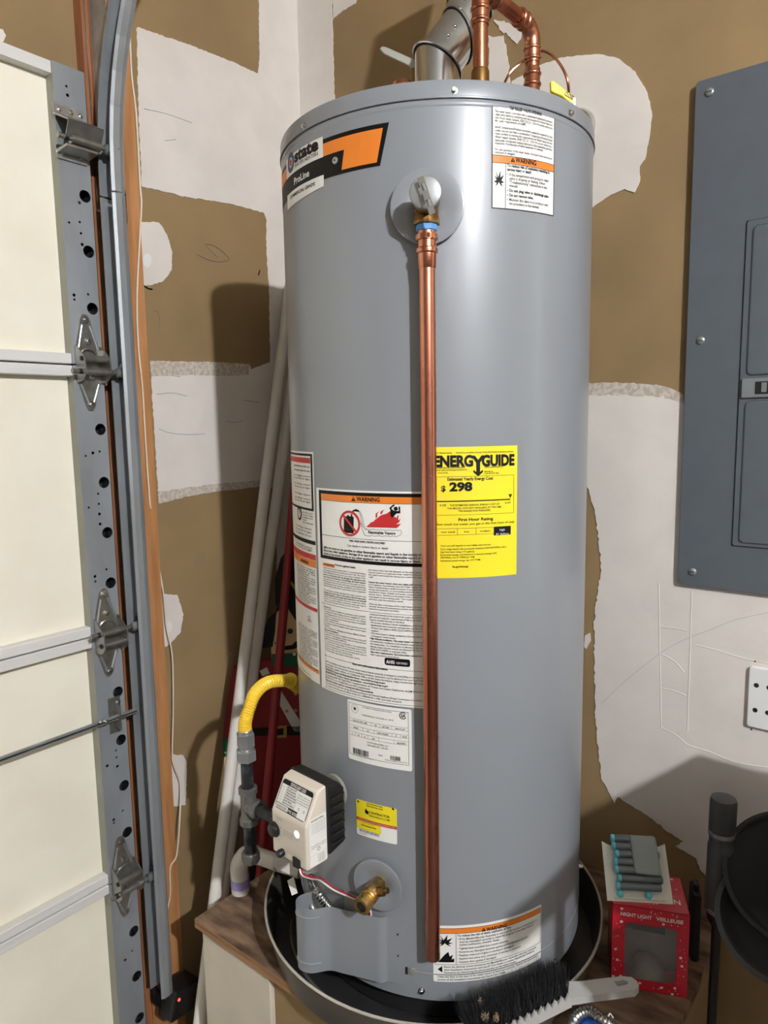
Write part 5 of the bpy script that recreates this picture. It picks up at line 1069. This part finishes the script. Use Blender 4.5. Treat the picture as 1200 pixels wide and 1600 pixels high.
for z in (.976, .929):
    for dx, dz in ((.0135, 0), (.034, 0)): obj('slot_hole', B().lathe((1.108 + dx, -.0091, z + dz), (0, -1, 0), [(.0044, 0), (.0044, .0004)], 9, False), MT['black'], ow)
    obj('slot_hole', B().box((1.1185, -.0096, z - .0025), (1.1245, -.0091, z + .0035)), MT['black'], ow)
for z in (1.018, .888): obj('plaster_nick', B().ball((1.116, -.0018, z), .0016, 8), MT['black'], wall_right)

# ================================================================== NIGHT LIGHT BOX AND BATTERIES
O_ = np.array((.974, -.294, PZ + .0004)); e1 = np.array((.11, .05, 0)); W1 = np.linalg.norm(e1); e1 = e1 / W1; e2 = np.array((-e1[1], e1[0], 0))
dist0 = math.hypot(O_[0] - CAM[0], O_[1] - CAM[1]); Hb = atD((950, 1411), dist0)[2] - O_[2]; Db = .098
def bq(a, b, c): return O_ + e1 * a + e2 * b + np.array((0, 0, c))
nb = thing('night_light_box', 'red snow dotted gift box with clear window', 'box', O_ + e1 * W1 / 2)
def rr2(x0, x1, z0, z1, r): 
    P = []
    for cx, cz, t0 in ((x1 - r, z1 - r, 0), (x0 + r, z1 - r, 90), (x0 + r, z0 + r, 180), (x1 - r, z0 + r, 270)): P += [(cx + r * math.cos(math.radians(t0 + k * 22.5)), cz + r * math.sin(math.radians(t0 + k * 22.5))) for k in range(5)]
    return P
wx0, wx1, wz0, wz1 = .020, W1 - .018, .020, Hb - .030
fp = obj('front_panel', B().prism([bq(0, 0, 0), bq(W1, 0, 0), bq(W1, 0, Hb), bq(0, 0, Hb)], e2 * .0008, [[bq(a, 0, c) for a, c in rr2(wx0, wx1, wz0, wz1, .008)]]), MT['boxred'], nb)
sh_ = B()
sh_.prism([bq(0, .0008, 0), bq(0, Db, 0), bq(0, Db, Hb), bq(0, .0008, Hb)], e1 * .0008); sh_.prism([bq(W1, .0008, 0), bq(W1, Db, 0), bq(W1, Db, Hb), bq(W1, .0008, Hb)], -e1 * .0008); sh_.prism([bq(0, Db, 0), bq(W1, Db, 0), bq(W1, Db, Hb), bq(0, Db, Hb)], -e2 * .0008); sh_.prism([bq(0, 0, 0), bq(W1, 0, 0), bq(W1, Db, 0), bq(0, Db, 0)], (0, 0, .0008))
obj('carton', sh_, MT['boxred'], nb)
tp = obj('top_panel', B().prism([bq(0, 0, Hb), bq(W1, 0, Hb), bq(W1, Db, Hb), bq(0, Db, Hb)], (0, 0, -.0008)), MT['boxred'], nb)
obj('inner_tray', B().prism([bq(.004, .055, .002), bq(W1 - .004, .055, .002), bq(W1 - .004, .055, Hb - .003), bq(.004, .055, Hb - .003)], e2 * .001), MT['film'], nb)
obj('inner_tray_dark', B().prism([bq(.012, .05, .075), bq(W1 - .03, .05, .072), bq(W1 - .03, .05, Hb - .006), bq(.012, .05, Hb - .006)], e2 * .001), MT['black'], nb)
obj('light_base', B().lathe(bq(W1 * .5, .030, .003), (0, 0, 1), [(.030, 0), (.030, .012), (.024, .028), (.012, .036), (.0001, .038)], 28), MT['film'], nb)
obj('window_film', B().prism([bq(a, .0012, c) for a, c in rr2(wx0 - .003, wx1 + .003, wz0 - .003, wz1 + .003, .008)], e2 * .0002), MT['clearfilm'], nb)
pr = Print(PlaneSurf(O_, e1, (0, 0, 1))); rnd = random.Random(3)
pr.text('NIGHT LIGHT', .012, Hb - .018, .050, .0062, 'whiteink', .0004, True); pr.text('VEILLEUSE', .069, Hb - .018, .042, .0062, 'whiteink', .0004, True)
for k in range(150):
    a, c = rnd.uniform(.002, W1 - .002), rnd.uniform(.002, Hb - .002); r = rnd.choice((.0005, .0006, .0008, .001, .0024))
    if wx0 - .004 < a < wx1 + .004 and wz0 - .004 < c < wz1 + .004: continue
    if c > Hb - .02 and .010 < a < W1 - .006 and c < Hb - .009: continue
    pr.disc((a, c), r, 'whiteink', .0003, 10)
c = (.016, .012); pr.disc(c, .008, 'whiteink', .0004, 16); pr.text('UL', c[0] - .004, c[1] - .003, .008, .006, 'ink', .0005, True)
pr.build(fp)
pr = Print(PlaneSurf(bq(0, 0, Hb), e1, e2)); pr.text('N', W1 - .022, .022, .012, .012, 'whiteink', .0004, True)
for k in range(50): pr.disc((rnd.uniform(.003, W1 - .003), rnd.uniform(.003, Db - .003)), rnd.choice((.0005, .0007, .001, .0018)), 'whiteink', .0003, 10)
pr.build(tp)
bt = thing('battery_pack', 'opened battery pack on white card atop red box', 'battery pack', bq(W1 * .4, .03, Hb))
zt4 = O_[2] + Hb
BL, BR = onZ((949, 1407), zt4 + .003), onZ((1052, 1413), zt4 + .003); be = BR - BL; bw = np.linalg.norm(be); be = be / bw
bbk = np.array((-be[1], be[0], 0)); bu = bbk * .72 + np.array((0, 0, .69)); bu /= np.linalg.norm(bu); bn = np.cross(be, bu)
def bk_(a, b, c): return BL + be * a + bu * b + bn * c
hb_ = .092
def cardpt(a, b): 
    e = max(0, abs(a / bw - .5) * 2 - .72) / .28; return bk_(a, b, .010 * e * (b / hb_) )
vs = [cardpt(bw * i / 12, hb_ * j / 6 * (1 - .10 * (1 - (2 * i / 12 - 1) ** 2) * (j / 6))) for j in range(7) for i in range(13)]; fs = [(j * 13 + i, j * 13 + i + 1, (j + 1) * 13 + i + 1, (j + 1) * 13 + i) for j in range(6) for i in range(12)]
vs2 = [v - bn * .0012 for v in vs]; nvv = len(vs)
obj('card', B().add(vs + vs2, fs + [tuple(k + nvv for k in f[::-1]) for f in fs]), MT['card'], bt)
for i in range(7):
    b = .022 + i * .0125; a0 = .018 + (.004 if i % 3 == 1 else 0); a1 = a0 + .072; c = .0082 + (.004 if 1 < i < 7 else 0)
    k_ = obj('battery', B().lathe(bk_(a0, b, c), be, [(.0058, 0), (.0064, .001), (.0064, .071), (.0058, .072)], 16), MT['battery'], bt)
    obj('teal_end', B().lathe(bk_(a0 - .0012, b, c), be, [(.0035, -.001), (.0062, 0), (.0066, .001), (.0066, .005)], 16), MT['teal'], k_)
for a in (.022, .068): obj('teal_end', B().ball(bk_(a, .010, .006), .006, 12), MT['teal'], bt)
obj('paper_wrap', bev_prism([bk_(.048, .040, .004), bk_(.092, .038, .004), bk_(.091, .100, .004), bk_(.047, .102, .004)], bn * .019, .004, 2), MT['sleeve'], bt)
obj('blister_foot', B().prism([bk_(.012, .004, .001), bk_(bw - .012, .004, .001), bk_(bw - .012, .006, .001), bk_(.012, .006, .001)], bn * .004), MT['card'], bt)
q0 = onZ((1085, 1503), PZ + .0004)
sc_ = thing('black_case', 'narrow black case standing beside the red box', 'case', q0)
mm = Matrix.Translation(V3(q0)) @ Matrix.Rotation(math.atan2(e1[1], e1[0]), 4, 'Z')
obj('body', B().rbox((-.006, 0, 0), (.008, .045, .128), .004, 2, mm), MT['black'], sc_); obj('strap', B().rbox((-.004, .012, .127), (.006, .03, .140), .003, 2, mm), MT['blackplastic'], sc_)

# ================================================================== BRUSH
hbz = .580
b0, b1 = onZ((752, 1632), hbz), onZ((893, 1562), hbz); hx1 = onZ((1000, 1545), hbz - .004)
ed_ = b1 - b0; bl_ = np.linalg.norm(ed_); ed_ /= bl_; ew = np.array((-ed_[1], ed_[0], 0)); 
bs = thing('scrub_brush', 'grey scrub brush with thick black bristles against heater base', 'brush', b1)
def bb(a, w_, z): return b0 + ed_ * a + ew * w_ + np.array((0, 0, z))
teeth = []
nt_ = 13
for k in range(nt_): teeth += [(bl_ * k / nt_, .002), (bl_ * (k + .5) / nt_, .013)]
teeth += [(bl_, .002)]
obj('brush_block', B().prism([bb(a, 0, -.012) for a in (0, bl_)] + [bb(bl_, .012, -.012), bb(bl_, .034, -.012), bb(0, .034, -.012)], (0, 0, .014)), MT['greyplastic'], bs)
obj('toothed_edge', B().prism([bb(a, -.001, z) for a, z in teeth] + [bb(bl_, -.001, -.012), bb(0, -.001, -.012)], ew * .003), MT['greyplastic'], bs)
bri = B(); rnd = random.Random(5)
for k in range(3800):
    a = rnd.uniform(-.004, bl_ + .002); w_ = rnd.uniform(.004, .050); base = bb(a, .004 + w_ * .6, .0); L_ = rnd.uniform(.034, .048)
    dirn = np.array((0, 0, 1.)) * .75 + ew * (.35 + rnd.gauss(0, .16)) + ed_ * (rnd.gauss(0, .14) + .25 * (a / bl_ - .5)); dirn /= np.linalg.norm(dirn); tip = base + dirn * L_
    s1 = np.cross(dirn, (rnd.gauss(0, 1), rnd.gauss(0, 1), rnd.gauss(0, 1))); s1 = s1 / np.linalg.norm(s1) * .0007; s2 = np.cross(dirn, s1)
    bri.add([base + s1, base - s1 * .5 + s2 * .87, base - s1 * .5 - s2 * .87, tip], [(0, 1, 3), (1, 2, 3), (2, 0, 3)])
o = obj('bristles', bri, MT['bristle'], bs, fix=False); o['kind'] = 'stuff'
hv = hx1 - b1; hv[2] = 0; hl_ = np.linalg.norm(hv); hv /= hl_; hw = np.array((-hv[1], hv[0], 0))
def hb2(a, w_, z): return b1 + hv * a + hw * w_ + np.array((0, 0, z))
outl = [(-.012, .004), (.0, .0), (.03, -.001), (.07, -.004), (hl_ - .012, -.006), (hl_ - .002, .0), (hl_, .009), (hl_ - .004, .018), (hl_ - .018, .023), (.06, .026), (.03, .028), (.01, .032), (-.012, .032)]
hole = [(hl_ - .034, .006), (hl_ - .018, .006), (hl_ - .014, .011), (hl_ - .02, .016), (hl_ - .036, .016)]
obj('handle', B().prism([hb2(a, c, -.010) for a, c in outl], (0, 0, .012), [[hb2(a, c, -.010) for a, c in hole]]), MT['greyplastic'], bs)
for p in ((751, 1566), (757, 1588), (775, 1590)):
    fb_ = B(); c = onZ(p, hbz + .03)
    for k in range(140):
        d = np.array((rnd.gauss(0, 1), rnd.gauss(0, 1), rnd.gauss(0, 1))); d /= np.linalg.norm(d); q = c + d * rnd.uniform(0, .006); e = q + np.array((rnd.gauss(0, 1), rnd.gauss(0, 1), rnd.gauss(0, 1))) * .0016; s1 = np.array((rnd.gauss(0, 1), rnd.gauss(0, 1), rnd.gauss(0, 1))) * .0010
        fb_.add([q, q + s1, e], [(0, 1, 2)])
    obj('lint_tuft', fb_, MT['fluff'], bs, fix=False)

# small hose and blue cap in front of the brush handle
hs_ = thing('braided_hose', 'braided steel hose with blue cap below brush handle', 'hose', onZ((925, 1610), PZ + .001))
P = smoothpath([onZ((884, 1640), PZ + .012), onZ((893, 1600), PZ + .03), onZ((906, 1584), PZ + .036), onZ((922, 1581), PZ + .036), onZ((938, 1592), PZ + .03), onZ((958, 1606), PZ + .02), onZ((975, 1625), PZ + .010)], 10)
obj('hose', B().tube(P, [.0095 + .0007 * math.sin(i * 2.1) for i in range(len(P))], 14), MT['steelwire'], hs_)
c = onZ((925, 1610), PZ + .02); obj('blue_cap', B().lathe((c[0], c[1], PZ + .001), (0, 0, 1), [(.017, 0), (.018, .015), (.016, .026), (.010, .031), (.0001, .032)], 20), MT['blue'], hs_)
obj('plastic_clip', B().tube(smoothpath([onZ((957, 1603), PZ + .03), onZ((950, 1592), PZ + .03), onZ((953, 1584), PZ + .03), onZ((958, 1590), PZ + .03)], 4), .0012, 7), MT['outlet'], hs_)

# ================================================================== DARK STAND AT THE RIGHT EDGE
SD = 1.22
gt, gb = atD((1131, 1247), SD), atD((1121, 1420), SD); lean = gt - gb; Lg = np.linalg.norm(lean); lean /= Lg
st_ = thing('dark_tray_stand', 'dark grey stand with padded grip and round trays', 'stand', (gb[0], gb[1], 0))
gripp = obj('grip', B().lathe(gb, lean, [(.017, 0), (.0205, .004), (.0205, Lg * .58), (.0190, Lg * .60), (.0190, Lg * .68), (.0208, Lg * .70), (.0208, Lg - .006), (.0190, Lg), (.010, Lg + .001)], 36), MT['darkgrip'], st_)
obj('grip_band', B().lathe(gb + lean * Lg * .675, lean, [(.0190, 0), (.0211, .001), (.0211, .008), (.0190, .009)], 36), MT['greyband'], gripp); obj('grip_band', B().lathe(gb - lean * .004, lean, [(.0170, 0), (.0208, .002), (.0208, .009), (.0190, .011)], 36), MT['greyband'], gripp)
obj('grip_hub', B().lathe(gb - lean * .004, -lean, [(.0170, 0), (.0165, .014), (.009, .026)], 30), MT['blackplastic'], st_)
pb = np.array((max(gb[0] - lean[0] * .35, 1.106), gb[1] - lean[1] * .35, .001))
obj('post', B().cyl(gb - lean * .02, pb, .0075), MT['blackplastic'], st_)
obj('foot_cap', B().lathe(pb, (0, 0, 1), [(.012, 0), (.012, .012), (.0085, .02)], 20), MT['blackplastic'], st_)
nv_ = CAM - atD((1240, 1385), SD); nv_ /= np.linalg.norm(nv_)
n_t = nv_ * .9 + np.array((0, 0, .25)); n_t /= np.linalg.norm(n_t); c = atD((1238, 1372), SD - .02); fa, fb2 = np.array(frame(n_t)[0]), np.array(frame(n_t)[1])
obj('tray', B().lathe(c, n_t, [(.0001, -.018), (.070, -.018), (.086, -.010), (.092, .004), (.098, .004), (.098, -.004), (.088, -.020), (.074, -.026), (.0001, -.026)], 56), MT['darkgrip'], st_)
obj('tray_rim', B().lathe(c, n_t, [(.093, .003), (.093, .008), (.0985, .008), (.0985, .003)], 56), MT['blackplastic'], st_)
obj('tray_insert', B().prism([onp for onp in [c + fa * a + fb2 * b - n_t * .0175 for a, b in ((-.075, .02), (-.03, .045), (.05, .045), (.05, .07), (-.03, .07), (-.07, .045))]], n_t * .004), MT['black'], st_)
c2 = atD((1222, 1440), SD - .06); n2t = np.array((nv_[0] * .62, nv_[1] * .62, .72)); n2t /= np.linalg.norm(n2t)
obj('lower_tray', B().lathe(c2, n2t, [(.0001, -.036), (.070, -.034), (.088, -.020), (.094, .004), (.086, .004), (.078, -.016), (.064, -.026), (.0001, -.028)], 56), MT['darkgrip'], st_)
obj('tray_arm', B().cyl(gb - lean * .012, c2 - n2t * .03, .006), MT['blackplastic'], st_)
obj('tray_link', B().cyl(c - n_t * .02, c2 - n2t * .02, .007), MT['blackplastic'], st_)

# ================================================================== UNSEEN TABLE added outside the frame, shaped to cast shadow on wall and tank
TX0, TX1, TY0, TY1, TZ = 1.29, 2.1, -.725, -.23, 1.05
tb_ = thing('shadow_table', 'unseen table added right of the platform to cast shadow', 'table', ((TX0 + TX1) / 2, (TY0 + TY1) / 2, 0))
obj('tabletop', B().prism([(TX0, -.45, TZ - .030), (TX0 + .04, -.45, TZ - .030), (TX0 + .04, -.58, TZ - .030), (TX0 + .14, -.58, TZ - .030), (TX0 + .14, -.70, TZ - .030), (TX1, -.70, TZ - .030), (TX1, TY1, TZ - .030), (TX0, TY1, TZ - .030)], (0, 0, .030)), MT['tabletop'], tb_)  # outline stepped to shade the red box but let light reach the tank
obj('side_rail', B().rbox((TX0, TY0, TZ - .034), (TX0 + .022, -.451, TZ + .012), .003, 1), MT['tabletop'], tb_)  # added for the narrow shadow band across the tank foot
lg0 = B().box((TX0 + .005, -.625, 0), (TX0 + .020, -.605, TZ - .034)); l1 = obj('leg', lg0, MT['blackiron'], tb_)
for dx, dy in ((TX1 - TX0 - .06, 0), (.02, .30), (TX1 - TX0 - .06, .30)): copyo(l1, (dx, dy, 0))
